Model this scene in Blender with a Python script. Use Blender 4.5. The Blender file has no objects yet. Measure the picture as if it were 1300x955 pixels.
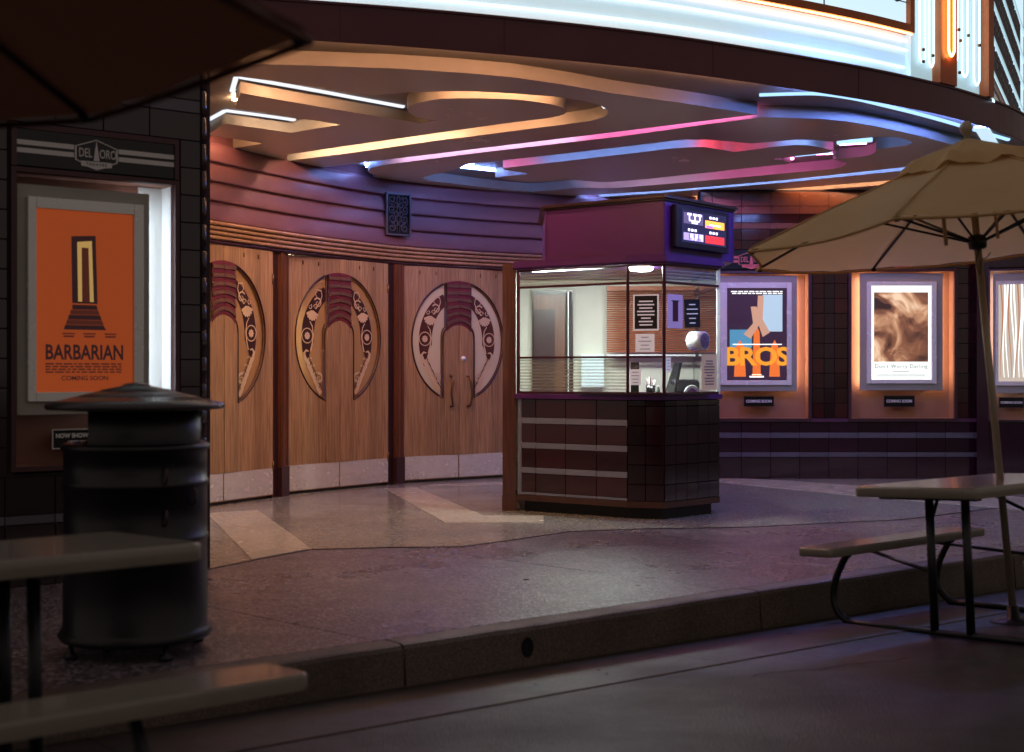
import bpy, math, random
from mathutils import Vector, Matrix
random.seed(7)
SC = bpy.context.scene
COL = SC.collection
R = math.radians
F = 1700.0; HZ = 472.0; CX = 650.0; EYE = 1.25      # focal length in photo pixels, horizon row, centre column, eye height

# ------------------------------------------------------------------ camera, world, exposure
cam_d = bpy.data.cameras.new('camera'); cam = bpy.data.objects.new('camera', cam_d); COL.objects.link(cam)
cam.location = (0, 0, EYE); cam.rotation_euler = (R(90), 0, 0)
cam_d.sensor_width = 36; cam_d.lens = F/1300*36; cam_d.shift_y = -5.5/1300
cam_d.clip_start = 0.05; cam_d.clip_end = 500
cam_d.dof.use_dof = True; cam_d.dof.focus_distance = 13.0; cam_d.dof.aperture_fstop = 2.4
SC.camera = cam
w = bpy.data.worlds.new('World'); SC.world = w; w.use_nodes = True
bg = w.node_tree.nodes['Background']; bg.inputs['Color'].default_value = (0.98, 0.82, 0.74, 1); bg.inputs['Strength'].default_value = 0.070
SC.view_settings.view_transform = 'Standard'; SC.view_settings.look = 'None'
SC.view_settings.exposure = 1.45; SC.view_settings.gamma = 1.0
SC.render.engine = 'CYCLES'
SC.cycles.use_denoising = True
SC.cycles.max_bounces = 7; SC.cycles.diffuse_bounces = 3; SC.cycles.glossy_bounces = 3
SC.cycles.transmission_bounces = 4; SC.cycles.transparent_max_bounces = 12
SC.cycles.sample_clamp_indirect = 4.0; SC.cycles.caustics_reflective = False; SC.cycles.caustics_refractive = False

# ------------------------------------------------------------------ helpers
def lin(h):
    h = h.lstrip('#'); o = []
    for i in (0, 2, 4):
        c = int(h[i:i+2], 16)/255
        o.append(c/12.92 if c <= .04045 else ((c+.055)/1.055)**2.4)
    return (*o, 1)
def mat(name, color, rough=.5, metal=0, spec=.5, emit=None, es=0, bump=None, var=0, noise=None, alpha=1, coat=0, rnd=0):
    m = bpy.data.materials.new(name); m.use_nodes = True
    nt = m.node_tree; N = nt.nodes; L = nt.links; p = N['Principled BSDF']
    c = lin(color) if isinstance(color, str) else (*color, 1)
    p.inputs['Base Color'].default_value = c; p.inputs['Roughness'].default_value = rough
    p.inputs['Metallic'].default_value = metal; p.inputs['Specular IOR Level'].default_value = spec
    p.inputs['Alpha'].default_value = alpha; p.inputs['Coat Weight'].default_value = coat; p.inputs['Coat Roughness'].default_value = .08
    if emit:
        p.inputs['Emission Color'].default_value = lin(emit) if isinstance(emit, str) else (*emit, 1)
        p.inputs['Emission Strength'].default_value = es
    tc = N.new('ShaderNodeTexCoord')
    if noise:   # (scale, amount, second colour[, stretch])
        mp = N.new('ShaderNodeMapping'); mp.inputs['Scale'].default_value = noise[3] if len(noise) > 3 else (1, 1, 1)
        L.new(tc.outputs['Object'], mp.inputs['Vector'])
        nz = N.new('ShaderNodeTexNoise'); nz.inputs['Scale'].default_value = noise[0]; nz.inputs['Detail'].default_value = 6; nz.inputs['Roughness'].default_value = .62
        L.new(mp.outputs[0], nz.inputs['Vector'])
        rp = N.new('ShaderNodeValToRGB'); rp.color_ramp.elements[0].position = .32; rp.color_ramp.elements[1].position = .68
        c2 = lin(noise[2]) if isinstance(noise[2], str) else (*noise[2], 1)
        rp.color_ramp.elements[0].color = c2; rp.color_ramp.elements[1].color = c
        L.new(nz.outputs['Fac'], rp.inputs['Fac'])
        mx = N.new('ShaderNodeMix'); mx.data_type = 'RGBA'; mx.inputs[0].default_value = noise[1]; mx.inputs[6].default_value = c
        L.new(rp.outputs['Color'], mx.inputs[7]); out = mx.outputs[2]
        if rnd:
            oi = N.new('ShaderNodeObjectInfo'); hs = N.new('ShaderNodeHueSaturation')
            mr = N.new('ShaderNodeMapRange'); mr.inputs[3].default_value = 1-rnd; mr.inputs[4].default_value = 1+rnd
            L.new(oi.outputs['Random'], mr.inputs[0]); L.new(mr.outputs[0], hs.inputs['Value']); L.new(out, hs.inputs['Color']); out = hs.outputs['Color']
        L.new(out, p.inputs['Base Color'])
        rr = N.new('ShaderNodeMapRange'); rr.inputs[3].default_value = min(1, rough*1.35); rr.inputs[4].default_value = rough*.75
        L.new(nz.outputs['Fac'], rr.inputs[0]); L.new(rr.outputs[0], p.inputs['Roughness'])
    if bump:    # (scale, strength[, stretch])
        mp = N.new('ShaderNodeMapping'); mp.inputs['Scale'].default_value = bump[2] if len(bump) > 2 else (1, 1, 1)
        L.new(tc.outputs['Object'], mp.inputs['Vector'])
        n2 = N.new('ShaderNodeTexNoise'); n2.inputs['Scale'].default_value = bump[0]; n2.inputs['Detail'].default_value = 5
        L.new(mp.outputs[0], n2.inputs['Vector'])
        b = N.new('ShaderNodeBump'); b.inputs['Strength'].default_value = bump[1]; b.inputs['Distance'].default_value = .01
        L.new(n2.outputs['Fac'], b.inputs['Height']); L.new(b.outputs[0], p.inputs['Normal'])
    return m
def emis(name, color, s):
    m = bpy.data.materials.new(name); m.use_nodes = True; nt = m.node_tree
    nt.nodes.remove(nt.nodes['Principled BSDF']); e = nt.nodes.new('ShaderNodeEmission')
    e.inputs['Color'].default_value = lin(color) if isinstance(color, str) else (*color, 1); e.inputs['Strength'].default_value = s
    nt.links.new(e.outputs[0], nt.nodes['Material Output'].inputs['Surface']); return m

class MB:
    def __init__(s): s.v = []; s.f = []; s.mi = []; s.sm = []
    def add(s, vs, fs, mi=0, smooth=False):
        n = len(s.v); s.v += [tuple(v) for v in vs]
        for f in fs: s.f.append([i+n for i in f]); s.mi.append(mi); s.sm.append(smooth)
        return s
    def box(s, x0, x1, y0, y1, z0, z1, mi=0, bev=0):
        if bev:
            b = min(bev, (x1-x0)/2.2, (y1-y0)/2.2, (z1-z0)/2.2)
            # octagonal-section rounding in x/z on the front and back rims
            def ring(y, d): return [(x0+d+b, y, z0+d), (x1-d-b, y, z0+d), (x1-d, y, z0+d+b), (x1-d, y, z1-d-b), (x1-d-b, y, z1-d), (x0+d+b, y, z1-d), (x0+d, y, z1-d-b), (x0+d, y, z0+d+b)]
            rs = [ring(y0, b*.6), ring(y0+b, 0), ring(y1-b, 0), ring(y1, b*.6)]
            vs = sum(rs, []); fs = [list(range(7, -1, -1))[::-1], list(range(24, 32))[::-1]]
            for k in range(3):
                for i in range(8):
                    j = (i+1) % 8; fs.append([k*8+j, k*8+i, (k+1)*8+i, (k+1)*8+j])
            return s.add(vs, fs, mi)
        vs = [(x, y, z) for z in (z0, z1) for y in (y0, y1) for x in (x0, x1)]
        return s.add(vs, [[0, 2, 3, 1], [4, 5, 7, 6], [0, 1, 5, 4], [1, 3, 7, 5], [3, 2, 6, 7], [2, 0, 4, 6]], mi)
    def obox(s, a, b, y0, y1, z0, z1, mi=0):   # box along plan segment a->b, y0..y1 offset to the left-hand normal
        a = Vector(a); b = Vector(b); d = (b-a).normalized(); n = Vector((-d.y, d.x))
        pts = [a+n*y0, b+n*y0, b+n*y1, a+n*y1]
        return s.prism([(p.x, p.y) for p in pts], z0, z1, mi)
    def prism(s, poly, z0, z1, mi=0):
        n = len(poly)
        A = sum(poly[i][0]*poly[(i+1) % n][1]-poly[(i+1) % n][0]*poly[i][1] for i in range(n))
        if A < 0: poly = poly[::-1]
        vs = [(x, y, z0) for x, y in poly]+[(x, y, z1) for x, y in poly]
        return s.add(vs, [list(range(n))[::-1], list(range(n, 2*n))]+[[i, (i+1) % n, n+(i+1) % n, n+i] for i in range(n)], mi)
    def tube(s, pts, r, n=8, mi=0, close=False, r2=None):
        pts = [Vector(p) for p in pts]; m = len(pts); up = Vector((0, 0, 1)); prev = None; vs = []
        for i, p in enumerate(pts):
            if close: t = (pts[(i+1) % m]-pts[i-1]).normalized()
            else: t = (pts[min(i+1, m-1)]-pts[max(i-1, 0)]).normalized()
            if prev is None:
                a = t.cross(up)
                if a.length < .05: a = t.cross(Vector((1, 0, 0)))
                a.normalize()
            else:
                a = prev-t*prev.dot(t); a.normalize()
            prev = a; b = t.cross(a); rr = r if r2 is None else r+(r2-r)*i/max(1, m-1)
            vs += [p+(a*math.cos(2*math.pi*k/n)+b*math.sin(2*math.pi*k/n))*rr for k in range(n)]
        fs = []
        for i in range(m if close else m-1):
            for k in range(n):
                j = (i+1) % m; fs.append([i*n+k, i*n+(k+1) % n, j*n+(k+1) % n, j*n+k])
        if not close: fs += [list(range(n))[::-1], [(m-1)*n+k for k in range(n)]]
        return s.add(vs, fs, mi, True)
    def lathe(s, prof, n=32, c=(0, 0), a0=0, a1=2*math.pi, mi=0, smooth=True):
        full = abs(a1-a0-2*math.pi) < 1e-6; k = n if full else n+1; vs = []
        for r, z in prof:
            vs += [(c[0]+r*math.cos(a0+(a1-a0)*i/n), c[1]+r*math.sin(a0+(a1-a0)*i/n), z) for i in range(k)]
        fs = []
        for j in range(len(prof)-1):
            for i in range(n): fs.append([j*k+i, j*k+(i+1) % k, (j+1)*k+(i+1) % k, (j+1)*k+i])
        return s.add(vs, fs, mi, smooth)
    def quad(s, a, b, c, d, mi=0): return s.add([a, b, c, d], [[0, 1, 2, 3]], mi)
    def mesh(s, name, mats):
        me = bpy.data.meshes.new(name); me.from_pydata(s.v, [], s.f)
        for m in (mats if isinstance(mats, (list, tuple)) else [mats]): me.materials.append(m)
        me.polygons.foreach_set('material_index', s.mi); me.polygons.foreach_set('use_smooth', s.sm); me.update()
        if any(s.sm) and not all(s.sm): pass
        return me
    def obj(s, name, mats, parent=None, M=None): return link(name, s.mesh(name, mats), parent, M)
def link(name, me, parent=None, M=None):
    o = bpy.data.objects.new(name, me); COL.objects.link(o)
    if parent: o.parent = parent
    if M is not None: o.matrix_local = M
    return o
def thing(name, label, cat, M=None, group=None):
    o = bpy.data.objects.new(name, None); COL.objects.link(o); o.empty_display_size = .2
    if M is not None: o.matrix_local = M
    return tag(o, label, cat, group)
def tag(o, label, cat, group=None):
    o['label'] = label; o['category'] = cat
    if group: o['group'] = group
    return o
def struct(o): o['kind'] = 'structure'; return o
def stuff(o): o['kind'] = 'stuff'; return o
def frame2(p, ang, z=0): return Matrix.Translation((p[0], p[1], z)) @ Matrix.Rotation(ang, 4, 'Z')
def plate(name, outer, holes, t, mats, parent=None, M=None, bevel=0):
    """polygon with holes in the x/y plane, thickened 0..t in z"""
    cu = bpy.data.curves.new(name, 'CURVE'); cu.dimensions = '2D'; cu.fill_mode = 'BOTH'; cu.extrude = t/2
    if bevel: cu.bevel_depth = bevel; cu.offset = -bevel
    for poly in [outer]+list(holes):
        sp = cu.splines.new('POLY'); sp.points.add(len(poly)-1); sp.use_cyclic_u = True
        for i, p in enumerate(poly): sp.points[i].co = (p[0], p[1], 0, 1)
    o = bpy.data.objects.new(name, cu)
    me = bpy.data.meshes.new_from_object(o); bpy.data.objects.remove(o); bpy.data.curves.remove(cu)
    me.transform(Matrix.Translation((0, 0, t/2))); me.name = name
    me.materials.clear()
    if isinstance(mats, (list, tuple)):
        for q in mats: me.materials.append(q)
        for p in me.polygons: p.material_index = 1 if abs(p.normal.z) < .5 else 0
    else: me.materials.append(mats)
    return link(name, me, parent, M)
def text(name, s, size, m, parent=None, M=None, sx=1, bold=0, th=.002, align='CENTER', shear=0, sp=1):
    cu = bpy.data.curves.new(name, 'FONT'); cu.body = s; cu.size = size; cu.extrude = th; cu.offset = bold; cu.align_x = align; cu.align_y = 'CENTER'; cu.shear = shear; cu.space_character = sp
    cu.resolution_u = 3
    o = bpy.data.objects.new(name, cu); me = bpy.data.meshes.new_from_object(o); bpy.data.objects.remove(o)
    me.transform(Matrix.Scale(sx, 4, (1, 0, 0))); me.name = name; me.materials.clear(); me.materials.append(m)
    return link(name, me, parent, M)
UP = Matrix.Rotation(R(90), 4, 'X')          # x/y drawing -> upright x/z, its front facing -y
def at(x, y, z): return Matrix.Translation((x, y, z))
def smooth_line(P, n=6, closed=False):
    P = [Vector(p) for p in P]; m = len(P); out = []
    for i in range(m if closed else m-1):
        g = (lambda k: P[k % m]) if closed else (lambda k: P[max(0, min(m-1, k))])
        p0, p1, p2, p3 = g(i-1), g(i), g(i+1), g(i+2)
        for k in range(n):
            t = k/n; out.append(.5*((2*p1)+(-p0+p2)*t+(2*p0-5*p1+4*p2-p3)*t*t+(-p0+3*p1-3*p2+p3)*t**3))
    if not closed: out.append(P[-1])
    return out
def FL(x, y, Z=0.0):       # photo pixel -> point on the level plane Z
    Y = (EYE-Z)*F/(y-HZ); return ((x-CX)/F*Y, Y)
def WX(x, Y): return (x-CX)/F*Y
def WZ(y, Y): return EYE-(y-HZ)/F*Y

# ------------------------------------------------------------------ materials
def grain(name, c1, c2, rough=.42, strip=.115, var=.16):
    m = bpy.data.materials.new(name); m.use_nodes = True; nt = m.node_tree; N = nt.nodes; L = nt.links; p = N['Principled BSDF']
    tc = N.new('ShaderNodeTexCoord'); mp = N.new('ShaderNodeMapping'); mp.inputs['Scale'].default_value = (34, 34, 1.3); L.new(tc.outputs['Object'], mp.inputs[0])
    nz = N.new('ShaderNodeTexNoise'); nz.inputs['Scale'].default_value = 2.2; nz.inputs['Detail'].default_value = 7; nz.inputs['Distortion'].default_value = .6; L.new(mp.outputs[0], nz.inputs[0])
    rp = N.new('ShaderNodeValToRGB'); rp.color_ramp.elements[0].position = .3; rp.color_ramp.elements[0].color = lin(c2); rp.color_ramp.elements[1].position = .72; rp.color_ramp.elements[1].color = lin(c1)
    L.new(nz.outputs['Fac'], rp.inputs[0])
    sx = N.new('ShaderNodeSeparateXYZ'); L.new(tc.outputs['Object'], sx.inputs[0])
    dv = N.new('ShaderNodeMath'); dv.operation = 'DIVIDE'; dv.inputs[1].default_value = strip; L.new(sx.outputs['X'], dv.inputs[0])
    fl = N.new('ShaderNodeMath'); fl.operation = 'FLOOR'; L.new(dv.outputs[0], fl.inputs[0])
    wn = N.new('ShaderNodeTexWhiteNoise'); wn.noise_dimensions = '1D'; L.new(fl.outputs[0], wn.inputs['W'])
    mr = N.new('ShaderNodeMapRange'); mr.inputs[3].default_value = 1-var; mr.inputs[4].default_value = 1+var; L.new(wn.outputs['Value'], mr.inputs[0])
    hs = N.new('ShaderNodeHueSaturation'); L.new(rp.outputs[0], hs.inputs['Color']); L.new(mr.outputs[0], hs.inputs['Value']); L.new(hs.outputs[0], p.inputs['Base Color'])
    p.inputs['Roughness'].default_value = rough; p.inputs['Coat Weight'].default_value = .25; p.inputs['Coat Roughness'].default_value = .25
    b = N.new('ShaderNodeBump'); b.inputs['Strength'].default_value = .12; b.inputs['Distance'].default_value = .004; L.new(nz.outputs['Fac'], b.inputs['Height']); L.new(b.outputs[0], p.inputs['Normal'])
    return m
M_oak = grain('oak veneer', '#b49268', '#866440')
M_post = grain('red oak post', '#744630', '#543020', .4, .4, .05)
M_cpost = grain('walnut post', '#6c4032', '#4c2a20', .4, .4, .05)
M_reed = grain('reeded trim', '#b08a66', '#8c6648', .38, 9, 0)
M_dkwood = mat('dark maroon timber', '#2e1016', .35, coat=.3)
M_tile = mat('maroon glazed tile', '#38090f', .12, noise=(3, .6, '#22060a'), rnd=.35, coat=.5)
M_tileD = mat('black glazed tile', '#280e16', .1, noise=(3, .6, '#18090f'), rnd=.35, coat=.6)
M_tileP = mat('plum glazed tile', '#2f1020', .12, noise=(3, .6, '#1d0813'), rnd=.3, coat=.5)
M_strip = mat('grey glazed strip', '#5e5a64', .25, noise=(4, .4, '#4c4852'), rnd=.12)
M_stripB = mat('booth grey strip', '#7e8498', .25, noise=(4, .4, '#6a7082'), rnd=.08)
M_grout = mat('tile grout', '#3a2b30', .8, noise=(20, .5, '#221a1e'))
M_brownb = mat('brown glazed band', '#6b4230', .25, rnd=.1, noise=(4, .4, '#54301f'))
M_frieze = mat('rose plaster', '#6e4850', .42, noise=(2.2, .45, '#583a42', (1, 1, 2)), bump=(9, .12))
M_panel = mat('ceiling paint', '#e0dfc6', .24, noise=(1.6, .35, '#d2d0b6'), bump=(5, .05))
M_cove = mat('cove grey-beige paint', '#8c8478', .5, noise=(3, .3, '#7c7468'))
M_lip = mat('darkened panel lip', '#7c766c', .45, noise=(3, .25, '#6e685e'))  # panel sides coloured darker so the neon light on them reads dimmer
M_fascia = mat('maroon fascia enamel', '#682c3a', .35, noise=(2, .5, '#582430'), bump=(6, .05))
M_marqw = mat('marquee glowing white enamel', '#c9d6dc', .35, noise=(5, .3, '#b4bcc0'), emit=(.50, .76, .86), es=.22)  # emission puts the tubes' light on the enamel into its colour
M_marqo = mat('marquee orange enamel', '#d8702e', .35, noise=(5, .4, '#a04a1c'))
M_alu = mat('brushed aluminium', '#f0f2ea', .25, metal=.15, noise=(9, .2, '#d0d4cc'))
M_frm = mat('grey case panel', '#a8a498', .35, metal=.1, noise=(4, .3, '#8c887e'))
M_case = mat('case backing', '#a8785c', .5, noise=(3, .3, '#8e6248'))
M_casetrim = mat('case trim', '#4b2f33', .35, metal=.3)
M_black = mat('black gloss panel', '#0b0b10', .15)
M_silver = mat('silver stripe', '#d0ccc8', .35, metal=.1)
M_white = mat('white print', '#e4e2dc', .5)
M_kick = mat('scuffed steel', '#e6e3d8', .25, metal=.3, noise=(7, .35, '#a8a498', (1, 1, 1.6)), bump=(40, .03))
M_brass = mat('aged brass', '#8a6a46', .3, metal=.9)
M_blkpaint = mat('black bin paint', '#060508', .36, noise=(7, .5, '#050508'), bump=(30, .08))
M_table = mat('table laminate', '#8f8578', .2, noise=(6, .4, '#7b7266'), bump=(60, .04), coat=.4)
M_frame = mat('dark tube steel', '#121018', .4)
M_pole = mat('umbrella pole wood', '#b4a48e', .35, metal=.4, noise=(14, .4, '#6e6052', (1, 1, .1)))
M_rib = mat('dark rib metal', '#1a1216', .4)
M_neonO = emis('neon orange', (1, .48, .25), 30)
M_glowW = emis('white glow strip', (.86, .90, 1), .42)  # dim glow standing in for upper ceiling lit by the hidden tubes
M_neonB = emis('neon blue', (.20, .34, 1), 30)
M_neonB2 = emis('neon deep blue', (.14, .26, 1), 150)
M_neonO2 = emis('neon strong orange', (1, .50, .26), 90)
M_neonW2 = emis('neon peach', (1, .62, .38), 75)
M_glowF = emis('ice blue glow strip', (.34, .60, 1), .6)  # dim glow standing in for blue-lit ceiling and cove faces
M_neonM = emis('neon magenta', (1, .20, .62), 22)
M_neonV = emis('neon violet', (.80, .50, .95), 24)
M_neonR = emis('neon red', (1, .05, .06), 40)
M_tubeC = emis('marquee tube cyan', (.56, .84, 1), .75)
M_tubeP = emis('marquee tube pink', (1, .78, .80), .8)
M_tubeO = emis('marquee tube orange', (1, .40, .12), 4)
M_strip_l = emis('case lamp cool', (.70, .83, 1), 7)
M_strip_w = emis('case lamp warm', (1, .68, .46), 8)

def fabric(name, c, c2, trans=.12):
    m = mat(name, c, .85, spec=.2, noise=(3.5, .5, c2), bump=(240, .25))
    nt = m.node_tree; N = nt.nodes; L = nt.links; p = N['Principled BSDF']; out = N['Material Output']
    tr = N.new('ShaderNodeBsdfTranslucent'); tr.inputs['Color'].default_value = lin(c); mx = N.new('ShaderNodeMixShader'); mx.inputs[0].default_value = trans
    L.new(p.outputs[0], mx.inputs[1]); L.new(tr.outputs[0], mx.inputs[2]); L.new(mx.outputs[0], out.inputs['Surface']); return m
M_can = fabric('tan canvas', '#e0bc8a', '#ceaa78', .42)
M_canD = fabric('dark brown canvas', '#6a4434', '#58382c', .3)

def glassm(name, tint, alpha, rough=.03, ribs=0, diff=None):
    """thin sheet: mostly see-through, with a glossy coat and, if ribbed, horizontal reeds"""
    m = bpy.data.materials.new(name); m.use_nodes = True; nt = m.node_tree; N = nt.nodes; L = nt.links
    N.remove(N['Principled BSDF']); out = N['Material Output']
    t = N.new('ShaderNodeBsdfTransparent'); t.inputs[0].default_value = lin(tint)
    g = N.new('ShaderNodeBsdfGlossy'); g.inputs['Roughness'].default_value = rough
    fr = N.new('ShaderNodeFresnel'); fr.inputs[0].default_value = 1.45
    body = t
    if alpha > 0:
        d = N.new('ShaderNodeBsdfDiffuse'); d.inputs[0].default_value = lin(diff or tint)
        mx = N.new('ShaderNodeMixShader'); L.new(t.outputs[0], mx.inputs[1]); L.new(d.outputs[0], mx.inputs[2]); mx.inputs[0].default_value = alpha; body = mx
        if ribs:
            tc = N.new('ShaderNodeTexCoord'); sx = N.new('ShaderNodeSeparateXYZ'); L.new(tc.outputs['Object'], sx.inputs[0])
            ml = N.new('ShaderNodeMath'); ml.operation = 'MULTIPLY'; ml.inputs[1].default_value = 2*math.pi/ribs; L.new(sx.outputs['Z'], ml.inputs[0])
            sn = N.new('ShaderNodeMath'); sn.operation = 'SINE'; L.new(ml.outputs[0], sn.inputs[0])
            mr = N.new('ShaderNodeMapRange'); mr.inputs[1].default_value = -1; mr.inputs[3].default_value = alpha*.25; mr.inputs[4].default_value = min(.95, alpha*1.7); L.new(sn.outputs[0], mr.inputs[0])
            L.new(mr.outputs[0], mx.inputs[0])
    m2 = N.new('ShaderNodeMixShader'); L.new(fr.outputs[0], m2.inputs[0]); L.new(body.outputs[0], m2.inputs[1]); L.new(g.outputs[0], m2.inputs[2]); L.new(m2.outputs[0], out.inputs['Surface'])
    return m
M_glass = glassm('clear glass', '#eef4f2', .03)
M_reedg = glassm('reeded glass', '#dfe8e0', .34, .12, .028, '#b9c2b6')
M_etchA = glassm('etched door glass', '#cdbd9f', .72, .10, 0, '#c29a68')
M_etchB = glassm('milky door glass', '#d6cfbd', .85, .12, 0, '#dcd0a8')

def ground(name, c1, c2, speck, rough, sc=90, bstr=.3, stain='#000000', sa=.25):
    m = bpy.data.materials.new(name); m.use_nodes = True; nt = m.node_tree; N = nt.nodes; L = nt.links; p = N['Principled BSDF']
    tc = N.new('ShaderNodeTexCoord')
    vo = N.new('ShaderNodeTexVoronoi'); vo.inputs['Scale'].default_value = sc; L.new(tc.outputs['Object'], vo.inputs[0])
    rp = N.new('ShaderNodeValToRGB'); cr = rp.color_ramp; cr.elements[0].color = lin(c1); cr.elements[1].color = lin(speck); cr.elements[1].position = .95
    e = cr.elements.new(.55); e.color = lin(c2); sep = N.new('ShaderNodeSeparateColor'); L.new(vo.outputs['Color'], sep.inputs[0]); L.new(sep.outputs[0], rp.inputs[0])
    nz = N.new('ShaderNodeTexNoise'); nz.inputs['Scale'].default_value = .9; nz.inputs['Detail'].default_value = 7; nz.inputs['Roughness'].default_value = .6; L.new(tc.outputs['Object'], nz.inputs[0])
    mr = N.new('ShaderNodeMapRange'); mr.inputs[1].default_value = .42; mr.inputs[2].default_value = .68; mr.inputs[3].default_value = 0; mr.inputs[4].default_value = sa; L.new(nz.outputs['Fac'], mr.inputs[0])
    mx = N.new('ShaderNodeMix'); mx.data_type = 'RGBA'; L.new(mr.outputs[0], mx.inputs[0]); L.new(rp.outputs[0], mx.inputs[6]); mx.inputs[7].default_value = lin(stain)
    L.new(mx.outputs[2], p.inputs['Base Color'])
    r2 = N.new('ShaderNodeMapRange'); r2.inputs[1].default_value = .35; r2.inputs[2].default_value = .65; r2.inputs[3].default_value = rough*.7; r2.inputs[4].default_value = min(1, rough*1.3); L.new(nz.outputs['Fac'], r2.inputs[0]); L.new(r2.outputs[0], p.inputs['Roughness'])
    b = N.new('ShaderNodeBump'); b.inputs['Strength'].default_value = bstr; b.inputs['Distance'].default_value = .006; L.new(vo.outputs['Distance'], b.inputs['Height']); L.new(b.outputs[0], p.inputs['Normal'])
    return m
M_walk = ground('exposed aggregate paving', '#3a3236', '#4e4448', '#9c9096', .32, 70, .5, '#241c20', .5)
M_terr = ground('grey terrazzo', '#7c7b74', '#8c8a82', '#a4a298', .2, 60, .03, '#3c3834', .45)
M_terrM = ground('rose terrazzo', '#7a5e58', '#8a6a62', '#a88a7e', .24, 60, .03, '#3c2c2c', .4)
M_band = ground('cream terrazzo', '#aaa494', '#b8b2a2', '#cac4b4', .24, 60, .03, '#6a6050', .35)
M_curb = ground('worn curb concrete', '#463a34', '#54473d', '#6c5c50', .6, 160, .35, '#32251f', .7)
M_gut = ground('gutter concrete', '#231d1c', '#2c2523', '#40362f', .45, 130, .4, '#221a1a', .65)
M_road = ground('street asphalt', '#0e0c0e', '#151213', '#2a2526', .45, 110, .6, '#141014', .5)

# ------------------------------------------------------------------ ground, curb, street
C0 = Vector((-.4, 6.2)); UC = Vector((.787, .617)); NS = Vector((.617, -.787))
def cst(s, t): v = C0+UC*s+NS*t; return (v.x, v.y)
def road_z(s, t): return -.19-.010*max(-3, min(5, s))+.045*min(max(t, 0), 2.2)
TERR = [(-1.95, 8.40), (-1.72, 8.85), (-1.41, 9.4), (-.9, 9.5), (-.36, 9.55), (.02, 9.95), (.45, 10.45), (1.0, 10.62), (1.9, 10.75), (3.3, 11.3), (5.2, 12.9), (9, 16)]
walk = MB(); walk.prism([cst(-9, -.158), cst(16, -.158), (9, 17.5), (9, 20), (-9, 20), (-9, 8)], -.4, -.012)
struct(walk.obj('sidewalk', mat('mortar bed', '#1c1618', .9)))
# paving slabs between tooled joints; each is a piece of the sidewalk
sidewalk = bpy.data.objects['sidewalk']
def slab(poly, name='paving_slab', m=M_walk, z1=0.0, parent=None, z0=-.06):
    b = MB(); b.prism(poly, z0, z1); return b.obj(name, m, parent or sidewalk)
def clip(poly, p, n):       # keep the half-plane (x-p).n <= 0
    out = []; k = len(poly)
    for i in range(k):
        a = Vector(poly[i]); b = Vector(poly[(i+1) % k]); da = (a-p).dot(n); db = (b-p).dot(n)
        if da <= 0: out.append(tuple(a))
        if (da < 0) != (db < 0) and abs(da-db) > 1e-9: out.append(tuple(a+(b-a)*(da/(da-db))))
    return out
jd = Vector((1.15, -1.07)).normalized(); jn = Vector((-jd.y, jd.x))
if jn.dot(UC) < 0: jn = -jn
J0 = Vector((-.52, 6.11)); cuts = [-4.2, -2.1, 0, 2.35, 4.8, 7.4, 10.2]; g = .004
strip = [cst(-8, -.162), cst(14, -.162), cst(14, -2.9-2), cst(-8, -2.9-2)]
for i in range(len(cuts)-1):
    poly = clip(clip(strip, J0+jn*(cuts[i+1]-g), jn), J0+jn*(cuts[i]+g), -jn)
    for (t0, t1) in ((0, 1),):
        if len(poly) > 2: slab(poly)
terr = MB(); terr.prism(TERR+[(9, 19), (-6, 19), (-6, 8.4)], -.05, .004); t_o = struct(terr.obj('terrazzo_floor', M_terr))
brass = MB()
for a, b in zip(TERR[:-1], TERR[1:]): brass.obox(a, b, -.006, .004, -.01, .0055)
brass.obj('divider_strip', M_dkwood, t_o)
ribbon = [(269, 653), (327, 648.5), (395, 697.5), (320, 711.5)]
def fl_poly(px, z=.0): return [FL(x, y, z) for x, y in px]
for px in ([(262, 652.5), (327, 648.5), (395, 697.5), (320, 711.5)], [(488, 621), (529, 620), (614.5, 655.6), (690, 655.6), (690, 664.6), (566, 664.8)],
           [(534, 618.8), (545, 616.5), (640, 612.6), (700, 612), (700, 614.5)]):
    b = MB(); b.prism(fl_poly(px), 0, .008); b.obj('terrazzo_band', M_band, t_o)
b = MB(); b.prism(fl_poly([(905, 612), (912, 607), (1000, 611), (1100, 618.5), (1230, 627), (1400, 640), (1400, 658), (1230, 642), (1089, 630.5), (985, 620)]), 0, .008); b.obj('terrazzo_band', M_band, t_o)
# curb in cast lengths
cuts = [-8, -5.2, -2.75, -.12, 2.3, 4.9, 7.6, 10.4, 14]
curb = MB()
curb.prism([cst(-8, -.152), cst(14, -.152), cst(14, -.006), cst(-8, -.006)], -.42, -.02)
curb_o = struct(curb.obj('curb', M_curb))
def cprof(s, wob=0):
    zb = -.42
    pr = [(-.156, zb), (-.156, 0), (-.03, 0), (-.012, -.006), (-.002, -.024), (.012, -.19), (.02, zb)]
    return [(*cst(s, t), z) for t, z in pr]
for a, b_ in zip(cuts[:-1], cuts[1:]):
    m = MB(); n = max(3, int((b_-a)/.25)); vs = []; k = 7
    for i in range(n+1):
        s = a+.006+(b_-a-.012)*i/n; P = cprof(s)
        for j, p in enumerate(P):
            q = Vector(p)
            if 2 <= j <= 4: q += Vector((NS.x, NS.y, -.6))*random.uniform(-.004, .001)
            vs.append(q)
    fs = [[i*k+j, (i+1)*k+j, (i+1)*k+j+1, i*k+j+1] for i in range(n) for j in range(k-1)]
    fs += [list(range(k)), [n*k+j for j in range(k)][::-1]]
    m.add(vs, fs); m.obj('curb_length', M_curb, curb_o)
hp = FL(675, 797); hs = (Vector(hp)-C0).dot(UC)
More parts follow.
